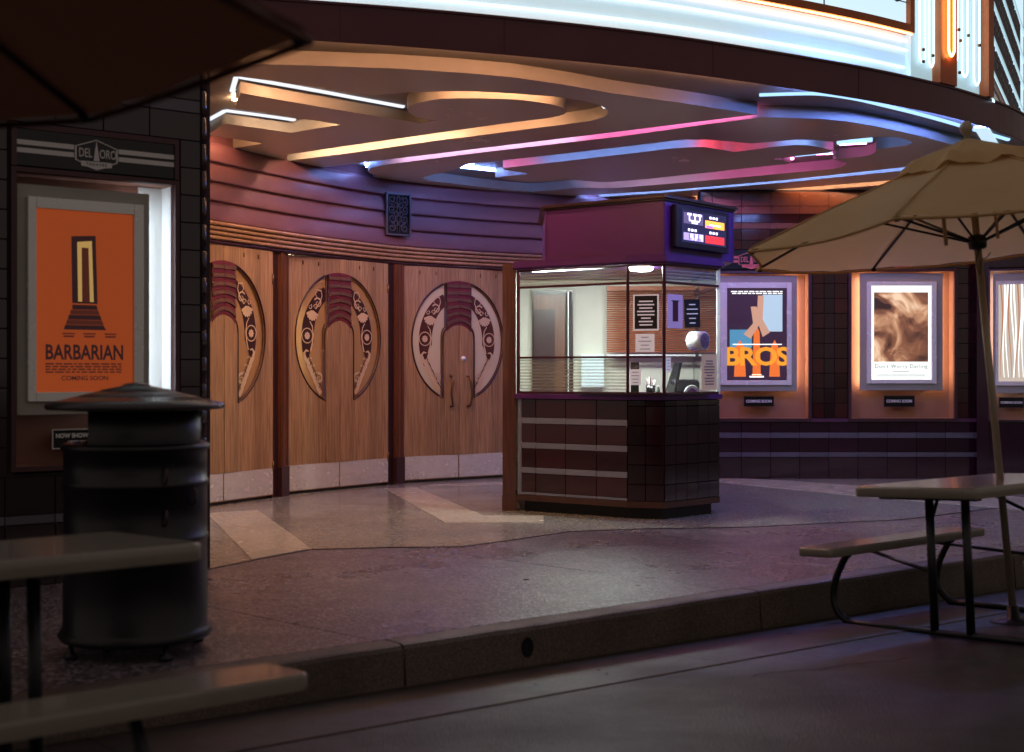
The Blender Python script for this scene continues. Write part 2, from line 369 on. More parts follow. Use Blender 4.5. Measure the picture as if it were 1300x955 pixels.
hb = MB(); c3 = Vector((*cst(hs, .009), -.10)); ring = [c3+Vector((UC.x, UC.y, 0))*.03*math.cos(a*math.pi/6)+Vector((0, 0, 1))*.045*math.sin(a*math.pi/6) for a in range(12)]
hb.add([p-Vector((NS.x, NS.y, 0))*.0+Vector((NS.x, NS.y, 0))*.004 for p in ring]+[p*.0+Vector((*cst(hs, .009), -.10)) for p in ring[:1]], [[i, (i+1) % 12, 12] for i in range(12)])
hb.tube(ring, .006, 6, 0, True); hb.obj('drain_hole', mat('drain black', '#030203', .9), curb_o)
def sheet(name, s0, s1, ts, m, dz=0, ns=24):
    b = MB(); vs = []; k = len(ts)
    for i in range(ns+1):
        s = s0+(s1-s0)*i/ns
        for t in ts: vs.append((*cst(s, t), road_z(s, t)+dz))
    b.add(vs, [[i*k+j, i*k+j+1, (i+1)*k+j+1, (i+1)*k+j] for i in range(ns) for j in range(k-1)]); return struct(b.obj(name, m))
gp = sheet('gutter_pan', -9, 15, [0, .3, .605], M_gut)
sheet('road', -60, 60, [.613, 1.0, 1.6, 2.2, 5, 12, 70], M_road, -.006, 60)
# the pan's cross joints
b = MB()
for s in (-4.5, -1.6, 1.35, 4.3, 7.2):
    a = cst(s, 0.02); c = cst(s, .60); b.add([(a[0]-.004, a[1], road_z(s, 0)+.002), (a[0]+.004, a[1], road_z(s, 0)+.002), (c[0]+.004, c[1], road_z(s, .6)+.002), (c[0]-.004, c[1], road_z(s, .6)+.002)], [[0, 1, 2, 3]])
b.obj('joint', mat('joint tar', '#0a0809', .8), gp)
gum = MB(); rg_ = random.Random(11)
for _ in range(90):
    s = rg_.uniform(-1, 9); t = -rg_.uniform(.3, 4.2); p = cst(s, t); r = rg_.uniform(.008, .026); k = 9
    gum.add([(p[0], p[1], .0022)]+[(p[0]+r*rg_.uniform(.75, 1.1)*math.cos(2*math.pi*i/k), p[1]+r*rg_.uniform(.75, 1.1)*math.sin(2*math.pi*i/k), .0015 if p[1] > 0 else 0) for i in range(k)], [[0, 1+i, 1+(i+1) % k] for i in range(k)])
g_o = stuff(gum.obj('gum_spot', mat('trodden gum', '#231c20', .5), sidewalk))
crk = MB()
for (s0, t0, ds, dt, n_) in ((1.2, .9, .9, .25, 14), (3.0, .75, 1.3, .5, 18), (-1.6, .8, .7, .4, 12), (4.4, 1.1, .9, -.3, 12)):
    pts = [(s0+ds*i/n_+rg_.uniform(-.03, .03), t0+dt*i/n_+rg_.uniform(-.035, .035)) for i in range(n_+1)]
    for (a, b_), (c, d) in zip(pts[:-1], pts[1:]):
        P0, P1 = Vector((*cst(a, b_), road_z(a, b_)-.004)), Vector((*cst(c, d), road_z(c, d)-.004)); q = (P1-P0).normalized(); nn = Vector((-q.y, q.x, 0))*.004
        crk.add([P0-nn, P1-nn, P1+nn, P0+nn], [[0, 1, 2, 3]])
stuff(crk.obj('road_crack', mat('crack dark', '#060505', .9), bpy.data.objects['road']))
leaf = MB()
for _ in range(26):
    s = random.uniform(-.2, 6); t = random.uniform(.03, .48); p = Vector((*cst(s, t), road_z(s, t)+.004)); r = random.uniform(.006, .016); a = random.random()*6
    leaf.add([p+Vector((math.cos(a+k*1.57)*r*(1 if k % 2 else .5), math.sin(a+k*1.57)*r*(1 if k % 2 else .5), random.uniform(0, .006))) for k in range(4)], [[0, 1, 2, 3]])
stuff(tag(leaf.obj('gutter_litter', mat('leaf litter', '#2a1c14', .8)), 'dry leaf scraps lying in the gutter below the curb', 'litter'))

# ------------------------------------------------------------------ canopy ceiling: dropped sheet with neon coves
ZC = 3.37; ZU = 3.47
def PC(x, y): Y = (ZC-EYE)*F/(HZ-y); return ((x-CX)/F*Y, Y)
def pcl(L): return [PC(x, y) for x, y in L]
H_D_up = [(395, 214.5), (430, 210.3), (464.7, 206), (554, 195.3), (672, 181), (790, 166.7), (870, 156.8), (961.5, 145.8)]
H_D_lo = [(963, 149.4), (900, 157.5), (840, 166), (790, 173), (700, 183.4), (600, 195), (530, 204), (484, 210), (469.6, 213.8), (467, 217.7), (470, 220.5), (480, 223.4), (462, 228)]
P1_near = [(961.5, 145.4), (870, 131.5), (778, 118.5), (715, 107.5), (650, 98), (580, 92), (500, 87), (430, 84.5), (350, 82), (250, 80)]
P2_near = [(963, 149.4), (985, 149), (1012, 150), (1045, 151.2), (1074, 154), (1110, 160), (1148, 168), (1175, 174.5), (1200, 181.5), (1250, 195), (1330, 219)]
outer = pcl(P1_near)+[(-5.5, 7.9), (-5.5, 19), (9.5, 19), (9.5, 14.8)]+pcl(P2_near[::-1])[:-1]+pcl(H_D_lo)+[(-2.6, 13.2+.0)]
# the channel runs into the wall: close its left end behind the wall line
outer = pcl(P1_near)+[(-5.5, 7.9), (-5.5, 12.0)]+[(-3.2, 12.9)]+pcl(H_D_up)[:-1]
p1 = plate('ceiling_panel', outer, [
    pcl([(240, 88), (268, 94), (305, 97.6), (340, 102.3), (400, 110), (440, 116), (473.5, 121.2), (490, 119.8), (518, 117.6), (528, 117.8), (555, 116.4), (581, 116), (607, 116.4), (633, 117.8), (653, 119), (672, 120.4), (695, 122), (714, 124), (740, 128), (761, 133.5), (770, 138), (773, 143), (770, 147), (764, 149.7), (750, 153.4), (732, 156), (710, 159), (685, 162), (600, 173), (554.6, 178.5), (450, 193.6), (362, 204.6), (362, 196.6), (400, 191.3), (450, 184), (554.6, 169), (633, 158), (672, 153), (698, 149.7), (711, 147), (717, 145), (719, 140.5), (713, 136), (701, 132.7), (680, 129.3), (659, 126.7), (633, 125.4), (607, 124.8), (583, 124.8), (560, 125.6), (542, 128), (528, 131.4), (519, 135), (516.7, 138.6), (518, 141.8), (522, 145.5), (528, 148.4), (540, 151.4), (556, 153.6), (545, 155), (533.7, 156.7), (505, 152), (450, 143), (400, 134.7), (350, 126), (305.6, 118), (299, 136.9), (350, 145), (432, 158.4), (400, 163.6), (369, 168.8), (330, 163), (286, 157), (268, 168), (235, 182)]),
    pcl([(240, 168), (268, 172), (300, 176.8), (333.5, 182.4), (305, 186.8), (278.5, 191), (262, 188), (240, 184)])],
    ZU-ZC, [M_panel, M_lip], None, at(0, 0, ZC)); struct(p1)
main = pcl(H_D_lo)[::-1]+pcl(P2_near)[1:]+[(9.5, 14.8), (9.5, 19), (-5.5, 19), (-5.5, 12.3), (-3.2, 13.2)]
F_out = [(536, 226.4), (549.8, 221.7), (565, 219), (584, 213.4), (592.8, 209), (612, 206.3), (637, 204), (720, 194.8), (800, 185.5), (840, 180.6), (856, 178.6), (871, 177.4), (901.5, 177.5), (928, 179.8), (954, 182.5), (975, 180.6), (1009, 177.5), (1031, 177.8), (1058, 180), (1080, 177.2), (1108, 174.5), (1128, 173.8), (1140, 174.6), (1150, 177.2), (1157, 180), (1158, 182), (1150, 184.6), (1130, 187.2), (1112, 189.4), (1112.5, 193), (1104.6, 197), (1092, 199.2), (1080, 200.2), (1066, 201.2), (1057, 202.6), (1068, 204.4), (1075.5, 207.6), (1070, 211.6), (1060, 214), (1047, 215.4), (940, 225.3), (860, 232.4), (820, 235.8), (790.8, 238.3), (765, 239.2), (743.7, 238), (725, 239.3), (700, 242), (675, 243.4), (649.5, 242), (600, 236), (544, 229.2)]
F_in = [(638.5, 213.4), (700, 206.5), (800, 195), (850, 188.8), (871, 187.2), (895, 186.8), (915, 190), (932, 193), (955, 190.2), (978.5, 186.8), (1009, 184), (1024.6, 184.4), (1042, 187.4), (1058, 191.2), (1052, 193.8), (1030, 196.4), (1004.6, 199), (981.5, 202), (994, 204), (1004, 206.2), (1000, 208.4), (969, 211.4), (900, 219), (860, 223.2), (824, 227.2), (777, 231), (760, 231.4), (743.7, 230), (725.7, 228), (700, 230), (677, 231.2), (660, 230.4), (644, 228), (628.8, 225.3), (648, 223), (670.3, 220.9), (654, 217.8), (640, 215.6)]
holes = [pcl(F_out), pcl(F_in),
         pcl([(709, 250.2), (840, 242.5), (1000, 228.6), (1141.5, 213.2), (1230, 204), (1230, 208), (1141.5, 217.2), (1000, 231.4), (840, 244.8), (708, 254)]),
         pcl([(877, 249.2), (1000, 239.8), (1111, 230.8), (1230, 221), (1230, 226), (1111, 235.6), (1000, 244), (892, 251.8)]),
         pcl([(977, 257), (1014, 253), (1014, 261.5)])]
# the loop's island is hung as a slab of its own
p2 = plate('ceiling_panel', main, [holes[0]]+holes[2:], ZU-ZC, [M_panel, M_lip], None, at(0, 0, ZC)); p2.parent = p1; p2.matrix_local = Matrix.Identity(4)
isl = plate('ceiling_island', holes[1], [], ZU-ZC+.001, [M_panel, M_lip], None, at(0, 0, 0)); isl.parent = p1
p1.name = 'ceiling'
# upper ceiling
up = MB(); up.prism([(-5.5, 7.9), (-3.3, 8.40), (-1.41, 8.92), (-.27, 9.26), (1, 9.78), (2.13, 10.42), (3.1, 11.05), (4, 11.82), (4.9, 12.86), (6.4, 15), (8, 19), (-5.5, 19)], ZU+.001, ZU+.12); uc = up.obj('upper_ceiling', M_cove, p1)
uc.matrix_parent_inverse = Matrix.Translation((0, 0, -ZC)); 
def neon(px, m, r=.011, dy=.045, dz=.068, sgn=1):
    P = [PC(x, y) for x, y in px]; b = MB(); pts = []
    for i, p in enumerate(P):
        d = (Vector(P[min(i+1, len(P)-1)])-Vector(P[max(i-1, 0)])).normalized(); n = Vector((-d.y, d.x))
        if n.y < 0: n = -n
        q = Vector(p)+n*dy*sgn; pts.append((q.x, q.y, dz))
    if len(pts) > 2: pts = [tuple(v) for v in smooth_line(pts, 3)]
    b.tube(pts, r, 6); return b.obj('neon_tube', m, p1)
# orange letters of the left half: tubes hidden behind the near lips, wide glow strips over the far faces imitate brightly lit ceiling
neon([(250, 91), (305, 98.5), (400, 111), (470, 122)], M_neonO2, .011, .06, .082)
neon([(300, 137.5), (360, 147), (428, 158.6)], M_neonW2, .009, .05, .08)
neon([(305, 114), (400, 130), (450, 139), (512, 150)], M_glowW, .028, .0, .108)
neon([(305, 115), (299.5, 132)], M_glowW, .024, .03, .108, -1)

neon([(286, 155), (268, 164.5), (250, 174)], M_glowW, .024, -.0, .106)
neon([(286, 154.5), (330, 160), (374, 166)], M_glowW, .026, -.0, .106)
neon([(535, 118), (581, 116.8), (633, 118.6), (695, 122.8), (735, 128)], M_neonO)
neon([(368, 196.5), (450, 185), (554.6, 170)], M_neonW2, .008); neon([(554.6, 170), (633, 159), (690, 151.5)], M_neonO)
neon([(740, 130), (758, 134), (768, 141), (760, 149)], M_glowW, .010, .05, .075)
neon([(250, 171), (300, 178), (325, 182)], M_neonO)
# front cove under the marquee: orange on the left, blue on the right
front = [(-3.3, 8.44), (-1.41, 8.97), (-.27, 9.31), (1, 9.83), (2.13, 10.47), (3.1, 11.12), (4, 11.9), (4.9, 12.95)]
def tube_xy(P, m, r, z): b = MB(); b.tube([tuple(v) for v in smooth_line([(x, y, z) for x, y in P], 8)], r, 6); return b.obj('neon_tube', m, p1)

neon([(964, 135.5), (1012, 134), (1045, 134.5), (1085, 140), (1117, 147), (1170, 159.5), (1225, 174.5), (1280, 190)], M_glowF, .024, .0, .103)


# lilac channel
neon([(480, 205), (600, 190.3), (720, 176)], M_neonV); neon([(720, 176), (800, 166.3), (950, 147.8)], M_neonM, .009)
neon([(440, 211), (462, 212), (463, 221)], M_neonB, .007, .02, .075)
# loop
neon([(640, 204.5), (720, 195.5), (850, 180), (900, 178.6)], M_neonB); neon([(905, 179.5), (930, 181.6), (955, 183.6)], M_neonR, .012, .06, .06)
neon([(975, 181.6), (1009, 178.5), (1052, 181)], M_neonB); neon([(1062, 180), (1108, 175.5), (1135, 175)], M_neonB, .014, .06, .07)
neon([(594, 210.5), (615, 207.5), (633, 206)], M_neonM, .010, .1, .07); neon([(625, 210.5), (638, 208.5)], M_neonR, .010, .0, .07)
neon([(552, 223), (570, 220), (590, 214.5)], M_neonB, .014, .10, .07); neon([(580, 222), (625, 226.5), (650, 229), (690, 231.5), (720, 229.5)], M_neonB, .012, -.02, .086)
neon([(1063, 187.5), (1107, 184)], M_glowF, .030, .0, .055); neon([(1066, 196), (1100, 194.5)], M_neonM, .005, .01, .095); neon([(1008, 202), (1052, 197.5)], M_glowF, .028, .03, .05)  # the two thick strips glow in place of brightly lit cove faces
neon([(745, 231), (780, 232), (860, 224.5)], M_neonV, .009); neon([(865, 224), (969, 212.5), (1005, 209)], M_neonM, .011)
neon([(1010, 209), (1045, 207), (1060, 207)], M_neonM, .005, .03, .095)
neon([(715, 250.5), (840, 243), (1000, 229), (1141, 214), (1225, 205)], M_neonB, .009, .03, .07)
neon([(882, 249.6), (1000, 240.3), (1111, 231.3), (1225, 221.5)], M_neonO, .009, .04, .07)

# ------------------------------------------------------------------ marquee
MK = [(-3.6, 8.30), (-1.41, 8.86), (-.27, 9.2), (1, 9.72), (2.13, 10.36), (3.1, 11.0), (4, 11.76), (4.9, 12.8), (5.6, 14.2), (6.0, 16)]
MC = [Vector((p.x, p.y)) for p in smooth_line([(x, y, 0) for x, y in MK], 8)]
def mk_at(px):       # point and outward normal where the sight line of column px meets the marquee curve
    for a, b in zip(MC[:-1], MC[1:]):
        ra = a.x-(px-CX)/F*a.y; rb = b.x-(px-CX)/F*b.y
        if ra <= 0 <= rb:
            p = a+(b-a)*(ra/(ra-rb) if ra != rb else 0); d = (b-a).normalized(); return p, Vector((d.y, -d.x))
def msweep(b, px0, px1, z0, z1, o0, o1, n=1, mi=0):
    pr = []
    for i in range(n+1):
        p, nn = mk_at(px0+(px1-px0)*i/n); pr.append((p+nn*o0, p+nn*o1))
    for (a, a1), (c, c1) in zip(pr[:-1], pr[1:]): b.prism([(a.x, a.y), (c.x, c.y), (c1.x, c1.y), (a1.x, a1.y)], z0, z1, mi)
def lip_tube(x0, x1, m, off=.022, r=.0065, z=ZU-.011):
    pts = []
    for i, p in enumerate(MC):
        if x0 <= p.x <= x1:
            d = (MC[min(i+1, len(MC)-1)]-MC[max(i-1, 0)]).normalized(); q = p+Vector((-d.y, d.x))*off; pts.append((q.x, q.y, z-ZC))
    b = MB(); b.tube(pts, r, 6); b.obj('neon_tube', m, p1)
lip_tube(-3.5, 2.0, M_neonO); lip_tube(2.05, 4.35, M_neonB2)
mq = thing('marquee', 'curved theatre marquee with maroon fascia under glowing white neon signs, across the top', 'marquee', at(1, 9.7, ZU))
inv = Matrix.Translation((-1, -9.7, -ZU))
def MQ(b, name, m):
    o = b.obj(name, m, mq); o.matrix_parent_inverse = inv; return o
n = len(MC)
def curve_strip(o0, o1, z0, z1, i0=0, i1=None):
    b = MB(); i1 = n-1 if i1 is None else i1; nr = []
    for i in range(n):
        d = (MC[min(i+1, n-1)]-MC[max(i-1, 0)]).normalized(); nr.append(Vector((d.y, -d.x)))
    prof = [(o0, z0), (o1, z0), (o1, z1), (o0, z1)]; vs = []
    for i in range(i0, i1+1):
        for o_, z in prof: q = MC[i]+nr[i]*o_; vs.append((q.x, q.y, z))
    k = i1-i0
    b.add(vs, [[i*4+j, (i+1)*4+j, (i+1)*4+(j+1) % 4, i*4+(j+1) % 4] for i in range(k) for j in range(4)]+[[0, 1, 2, 3][::-1], [k*4+j for j in range(4)]]); return b
MQ(curve_strip(-.008, 0, ZU-.024, 3.70), 'fascia', M_fascia)
MQ(curve_strip(-.05, .012, 3.695, 3.712), 'fascia_cap', M_fascia)
b = MB()
for px in (431, 640, 905, 1090): msweep(b, px, px+1.2, ZU-.01, 3.694, 0, .003)
MQ(b, 'fascia_seam', mat('seam', '#5b3238', .5))
i57 = next(i for i, p in enumerate(MC) if p.x/p.y*F+CX > 1257)
MQ(curve_strip(-.22, -.10, 3.70, 5.6, 0, i57-1), 'sign_face', M_marqw)
b = MB(); e57 = mk_at(1257)[0]; b.prism([(MC[i57-1].x-.06, MC[i57-1].y+.1), (e57.x, e57.y+.06), (e57.x-.06, e57.y+.2), (MC[i57-1].x-.12, MC[i57-1].y+.2)], 3.70, 5.6); MQ(b, 'sign_return', M_marqw)
# letter board
b = MB(); msweep(b, 560, 1156, 4.15, 5.5, -.10, -.045, 30); MQ(b, 'letter_board', mat('lit sign face', '#cfe4ea', .4, emit=(.62, .86, 1), es=.36))
b = MB(); msweep(b, 550, 1161.5, 4.085, 4.15, -.10, .0, 30); msweep(b, 1156, 1161.5, 4.151, 5.5, -.10, .0); MQ(b, 'board_frame', M_marqo)
b = MB(); msweep(b, 1050.5, 1051.6, 4.151, 5.5, -.044, -.038); msweep(b, 820, 821, 4.151, 5.5, -.044, -.038); MQ(b, 'board_joint', M_casetrim)
b = MB(); msweep(b, 600, 1155.8, 4.335, 4.342, -.044, -.036, 20); MQ(b, 'letter_rail', M_casetrim)
M_let = mat('marquee letter red', '#2c0c12', .4)
for ch, px, sx in (('U', 1105, 1.0), ('T', 1123, 1.0), ('S', 1143, 1.1)):
    p, nn = mk_at(px); ang = math.atan2(-nn.x, nn.y)+math.pi
    o = text('letter', ch, .46, M_let, mq, None, sx*.55, .012, .006)
    o.matrix_parent_inverse = inv; o.matrix_basis = Matrix.Translation((p.x+nn.x*-.03, p.y+nn.y*-.03, 4.475)) @ Matrix.Rotation(math.atan2(nn.x, -nn.y), 4, 'Z') @ UP
# horizontal tubes below the board
def mtube(px0, px1, z, m, o=-.07, r=.012, k=26):
    b = MB(); pts = []
    for i in range(k+1):
        p, nn = mk_at(px0+(px1-px0)*i/k); q = p+nn*o; pts.append((q.x, q.y, z))
    b.tube(pts, r, 6); return MQ(b, 'neon_tube', m)
mtube(330, 1160, 4.03, M_tubeP); mtube(330, 1160, 3.95, M_tubeC); mtube(330, 1157, 3.80, M_tubeC)
# pilaster of vertical tubes
b = MB(); msweep(b, 1190, 1211, 3.714, 5.5, -.10, .03, 2); msweep(b, 1250, 1256.5, 3.714, 5.5, -.10, .04); MQ(b, 'orange_pilaster', M_marqo)
b = MB(); msweep(b, 1163, 1190, 3.714, 5.5, -.10, -.05, 2); msweep(b, 1211, 1250, 3.714, 5.5, -.10, -.05, 3); MQ(b, 'pilaster_channel', M_marqw)
def vtube(pxs, z0, m, o=-.02):
    b = MB(); P = []
    p0, n0 = mk_at(pxs[0]); p1_, n1 = mk_at(pxs[1]); a = p0+n0*o; c = p1_+n1*o
    pts = [(a.x, a.y, 5.5), (a.x, a.y, z0+.05)]
    for k in range(1, 6):
        t = k/6; q = a+(c-a)*t; pts.append((q.x, q.y, z0+.05-.05*math.sin(math.pi*t)))
    pts += [(c.x, c.y, z0+.05), (c.x, c.y, 5.5)]
    b.tube(pts, .010, 6); MQ(b, 'neon_tube', m)
vtube((1170, 1177), 3.86, M_tubeC); vtube((1182, 1188), 3.84, M_tubeC); vtube((1224, 1231), 3.84, M_tubeC); vtube((1239, 1246), 3.80, M_tubeC)
vtube((1197, 1204), 3.95, M_tubeO, .055); mtube(560, 1160, 4.075, M_tubeO, -.02, .007); vtube((1214, 1218), 3.95, M_tubeP)
b = MB()
for px, z in ((1171, 3.96), (1171, 3.86), (1183, 3.93), (1193, 3.97), (1193, 3.84), (1216, 4.22), (1218, 4.13), (1217, 3.85), (1228, 4.2), (1242, 4.15)):
    p, nn = mk_at(px); b.lathe([(0, z-.014), (.012, z-.012), (.016, z), (.012, z+.012), (0, z+.014)], 8, (p.x+nn.x*.01, p.y+nn.y*.01))
MQ(b, 'tube_socket', M_brass)
# the second sign face turns back along the side street
S0 = Vector((4.26, 12.05)); SD = Vector((.418, .908)); SA = math.atan2(SD.y, SD.x)
side = thing('side_sign', 'white letter board sign turned back at the top right corner, with rows of dark letters', 'sign', frame2(S0, SA))
b = MB(); b.box(.02, 4.5, -.02, .10, 3.45, 5.8); b.obj('sign_back', mat('side sign face', '#b9c6cc', .4, emit=(.6, .84, 1), es=.35), side)
b = MB()
for z in (3.98, 4.30, 4.62, 4.94, 5.26): b.box(.12, 4.4, -.05, -.021, z, z+.03)
b.obj('letter_rail', M_marqw, side)
for (z0, z1) in ((3.78, 3.82), (3.88, 3.9)):
    b = MB(); b.box(.02, 4.5, -.07, -.03, z0, z1); b.obj('sign_moulding', M_case, side)
rs = random.Random(3)
for z in (4.02, 4.34, 4.66, 4.98):
    x = .3
    while x < 3.6:
        wdt = rs.choice((.14, .16, .18)); b = MB(); kx = rs.random()
        b.box(x, x+.045, -.045, -.03, z, z+.24); b.box(x+wdt-.045, x+wdt, -.045, -.03, z, z+.24)
        b.box(x+.046, x+wdt-.046, -.045, -.03, z+(.2 if kx < .5 else 0), z+(.24 if kx < .5 else .04))
        if kx > .3: b.box(x+.046, x+wdt-.046, -.045, -.03, z+.1, z+.14)
        b.obj('letter', M_let, side); x += wdt+.04+(.12 if rs.random() < .15 else 0)
b = MB(); b.tube([(.06, -.06, 3.70), (4.4, -.06, 3.70)], .012, 6); b.obj('neon_tube', M_tubeC, side)

# ------------------------------------------------------------------ curved entrance wall above the doors
WL = [(-3.9, 10.1), (-3.08, 11.80), (-2.40, 13.20), (-1.90, 14.05), (-1.32, 14.85), (-.68, 15.38), (0, 15.82), (.9, 16.22), (1.8, 16.35), (2.5, 16.25)]
WC = [Vector((p.x, p.y)) for p in smooth_line([(x, y, 0) for x, y in WL], 8)]
ew = thing('entrance_wall', 'curved wall over the wooden doors, rose plaster frieze in broad horizontal folds', 'wall', at(-1.3, 14.9, 0))
einv = Matrix.Translation((1.3, -14.9, 0))
def EW(b, name, m):
    o = b.obj(name, m, ew); o.matrix_parent_inverse = einv; return o
def wsweep(prof, i0=0, i1=None):     # prof: (offset towards the street, z)
    b = MB(); N_ = len(WC); i1 = N_-1 if i1 is None else i1; k = len(prof); vs = []
    for i in range(i0, i1+1):
        d = (WC[min(i+1, N_-1)]-WC[max(i-1, 0)]).normalized(); nn = Vector((d.y, -d.x))
        for o_, z in prof: q = WC[i]+nn*o_; vs.append((q.x, q.y, z))
    m_ = i1-i0
    b.add(vs, [[i*k+j, (i+1)*k+j, (i+1)*k+j+1, i*k+j+1] for i in range(m_) for j in range(k-1)], 0, True); return b
def fold(z0, z1, o=.03):
    h = z1-z0; P = [(o+.0, z0)]
    for t in (0, .08, .2, .35, .5, .65, .8, .92): P.append((o+.026*math.cos(t*math.pi*.5)**1.2*(1 if t < .92 else .5)+.006, z0+h*t+.001))
    P.append((o, z1-h*.05)); P.append((o, z1)); return P
zs = [2.645, 2.83, 3.01, 3.19, 3.368]
for z0, z1 in zip(zs[:-1], zs[1:]): EW(wsweep(fold(z0, z1)), 'frieze_fold', M_frieze)
EW(wsweep([(.0, 2.62), (.0, 3.5), (-.12, 3.5)]), 'frieze_backing', M_frieze)
for k in range(4):
    z = 2.475+k*.042; o = .07+.014*k
    EW(wsweep([(0, z), (o-.006, z), (o+.006, z+.006), (o+.01, z+.018), (o+.004, z+.030), (o-.008, z+.034), (-.01, z+.036)]), 'reeded_moulding', M_reed)
EW(wsweep([(-.1, 2.44), (.05, 2.44), (.055, 2.452), (.05, 2.474), (-.1, 2.475)]), 'door_head', M_dkwood)

# ------------------------------------------------------------------ double doors
EA, EB = .635, .69; ZE = 1.60; HW = .215; KW = .165
def crescent(inset=0.0, n=22):
    a, b_ = EA-inset, EB-inset; xs = HW+inset; xk = KW+inset
    P = []; t0 = math.acos(min(1, xs/a)); t1 = math.acos(min(1, xk/a))
    for i in range(n+1):
        t = -t0+(t0+t1)*i/n; P.append((a*math.cos(t), ZE+b_*math.sin(t)))
    # down the inside: keystone edge, then the shoulder of the arched panel
    P.append((xk, 1.735+inset))
    for i in range(1, 6):
        u = i/6; P.append((xk+(xs-xk)*math.sin(u*math.pi/2), 1.735+inset-.12*(1-math.cos(u*math.pi/2))))
    P.append((xs, 1.60)); return P
M_orn_d = mat('ornament dark ground', '#3a1a16', .4)
M_orn_l = mat('ornament pale frosting', '#cdb48a', .55)
M_lobby = mat('lobby panelling', '#8c5a34', .5, noise=(2, .5, '#6c4226'))
def spiral(c, r0, r1, a0, turns, n=26): return [(c[0]+(r0+(r1-r0)*i/n)*math.cos(a0+turns*2*math.pi*i/n), c[1]+(r0+(r1-r0)*i/n)*math.sin(a0+turns*2*math.pi*i/n)) for i in range(n+1)]
def ribbon2(b, pts, w0, w1, y, mi=0):      # flat tapering line in the x/z plane
    n_ = len(pts); L_ = []; Rr = []
    for i, p in enumerate(pts):
        a = Vector(pts[max(0, i-1)]); c = Vector(pts[min(n_-1, i+1)]); d = (c-a); d = d.normalized() if d.length > 0 else Vector((1, 0)); nn = Vector((-d.y, d.x)); w_ = (w0+(w1-w0)*i/(n_-1))/2
        L_.append((p[0]+nn.x*w_, y, p[1]+nn.y*w_)); Rr.append((p[0]-nn.x*w_, y, p[1]-nn.y*w_))
    b.add(L_+Rr, [[i, i+1, n_+i+1, n_+i] for i in range(n_-1)], mi)
def disc(b, c, r, y, mi=0, n=14, petals=0):
    vs = [(c[0], y, c[1])]+[(c[0]+r*(1-(.22 if petals and i % 2 else 0))*math.cos(2*math.pi*i/n), y, c[1]+r*(1-(.22 if petals and i % 2 else 0))*math.sin(2*math.pi*i/n)) for i in range(n)]
    b.add(vs, [[0, 1+i, 1+(i+1) % n] for i in range(n)], mi)
def ornament_mesh():
    b = MB(); P = []
    # dark crescent ground between two ellipses
    n_ = 20; t0, t1 = -.52, 1.18; o_ = []; i_ = []
    for i in range(n_+1):
        t = t0+(t1-t0)*i/n_; ft = min(1, (i+1)/6)
        o_.append((.525*math.cos(t), 0, ZE+.575*math.sin(t))); i_.append(((.525-.175*ft)*math.cos(t), 0, ZE+(.575-.125*ft)*math.sin(t)))
    b.add(o_+i_, [[i, i+1, n_+2+i, n_+1+i] for i in range(n_)], 0)
    y = -.003
    ribbon2(b, spiral((.445, ZE+.02), .078, .074, 0, 1), .010, .010, y, 1); disc(b, (.445, ZE+.02), .042, y, 1, 16, 1)
    ribbon2(b, [(.40, ZE-.14), (.375, ZE-.06), (.36, ZE+.03), (.375, ZE+.12), (.41, ZE+.17)], .018, .010, y-.001, 1)
    c = (.375, ZE+.235)
    for k in range(7):      # palmette: seven petals fanned from one root
        a = -2.75+k*.42; e = (c[0]+.082*math.cos(a+1.1), c[1]+.055+.0*k); p = (c[0]+.075*math.cos(a), c[1]+.03+.078*math.sin(a))
        ribbon2(b, [(c[0]+.01*math.cos(a), c[1]+.045), ((c[0]+p[0])/2, (c[1]+.045+p[1])/2), p], .012, .030, y-.002-.0004*k, 1); disc(b, p, .0145, y-.005, 1, 8)
    ribbon2(b, spiral((c[0]-.045, c[1]+.085), .030, .010, 0, 1.1), .010, .006, y-.006, 1); ribbon2(b, spiral((c[0]+.035, c[1]+.085), .026, .010, 2, 1.0), .010, .006, y-.006, 1)
    ribbon2(b, spiral((.295, ZE+.36), .058, .012, .6, 1.15), .016, .008, y-.002, 1)
    ribbon2(b, [(.33, ZE+.30), (.26, ZE+.38), (.235, ZE+.44), (.25, ZE+.50)], .016, .008, y-.003, 1)
    ribbon2(b, [(.25, ZE+.49), (.31, ZE+.50), (.33, ZE+.45), (.30, ZE+.41)], .012, .008, y-.001, 1)
    for k in range(5):      # acanthus leaves climbing from the tip
        z = ZE-.16-.075*k; x = .47-.042*k
        ribbon2(b, [(x-.05, z-.12), (x, z-.06), (x+.02, z), (x-.01, z+.03), (x-.045, z+.02)], .050, .012, y-.001*k, 1)
        ribbon2(b, [(x-.07, z-.10), (x-.055, z-.05), (x-.03, z-.015)], .004, .014, y-.0065, 0)
    ribbon2(b, spiral((.285, ZE-.42), .055, .012, 1.2, 1.2), .026, .010, y-.007, 1)
    return b
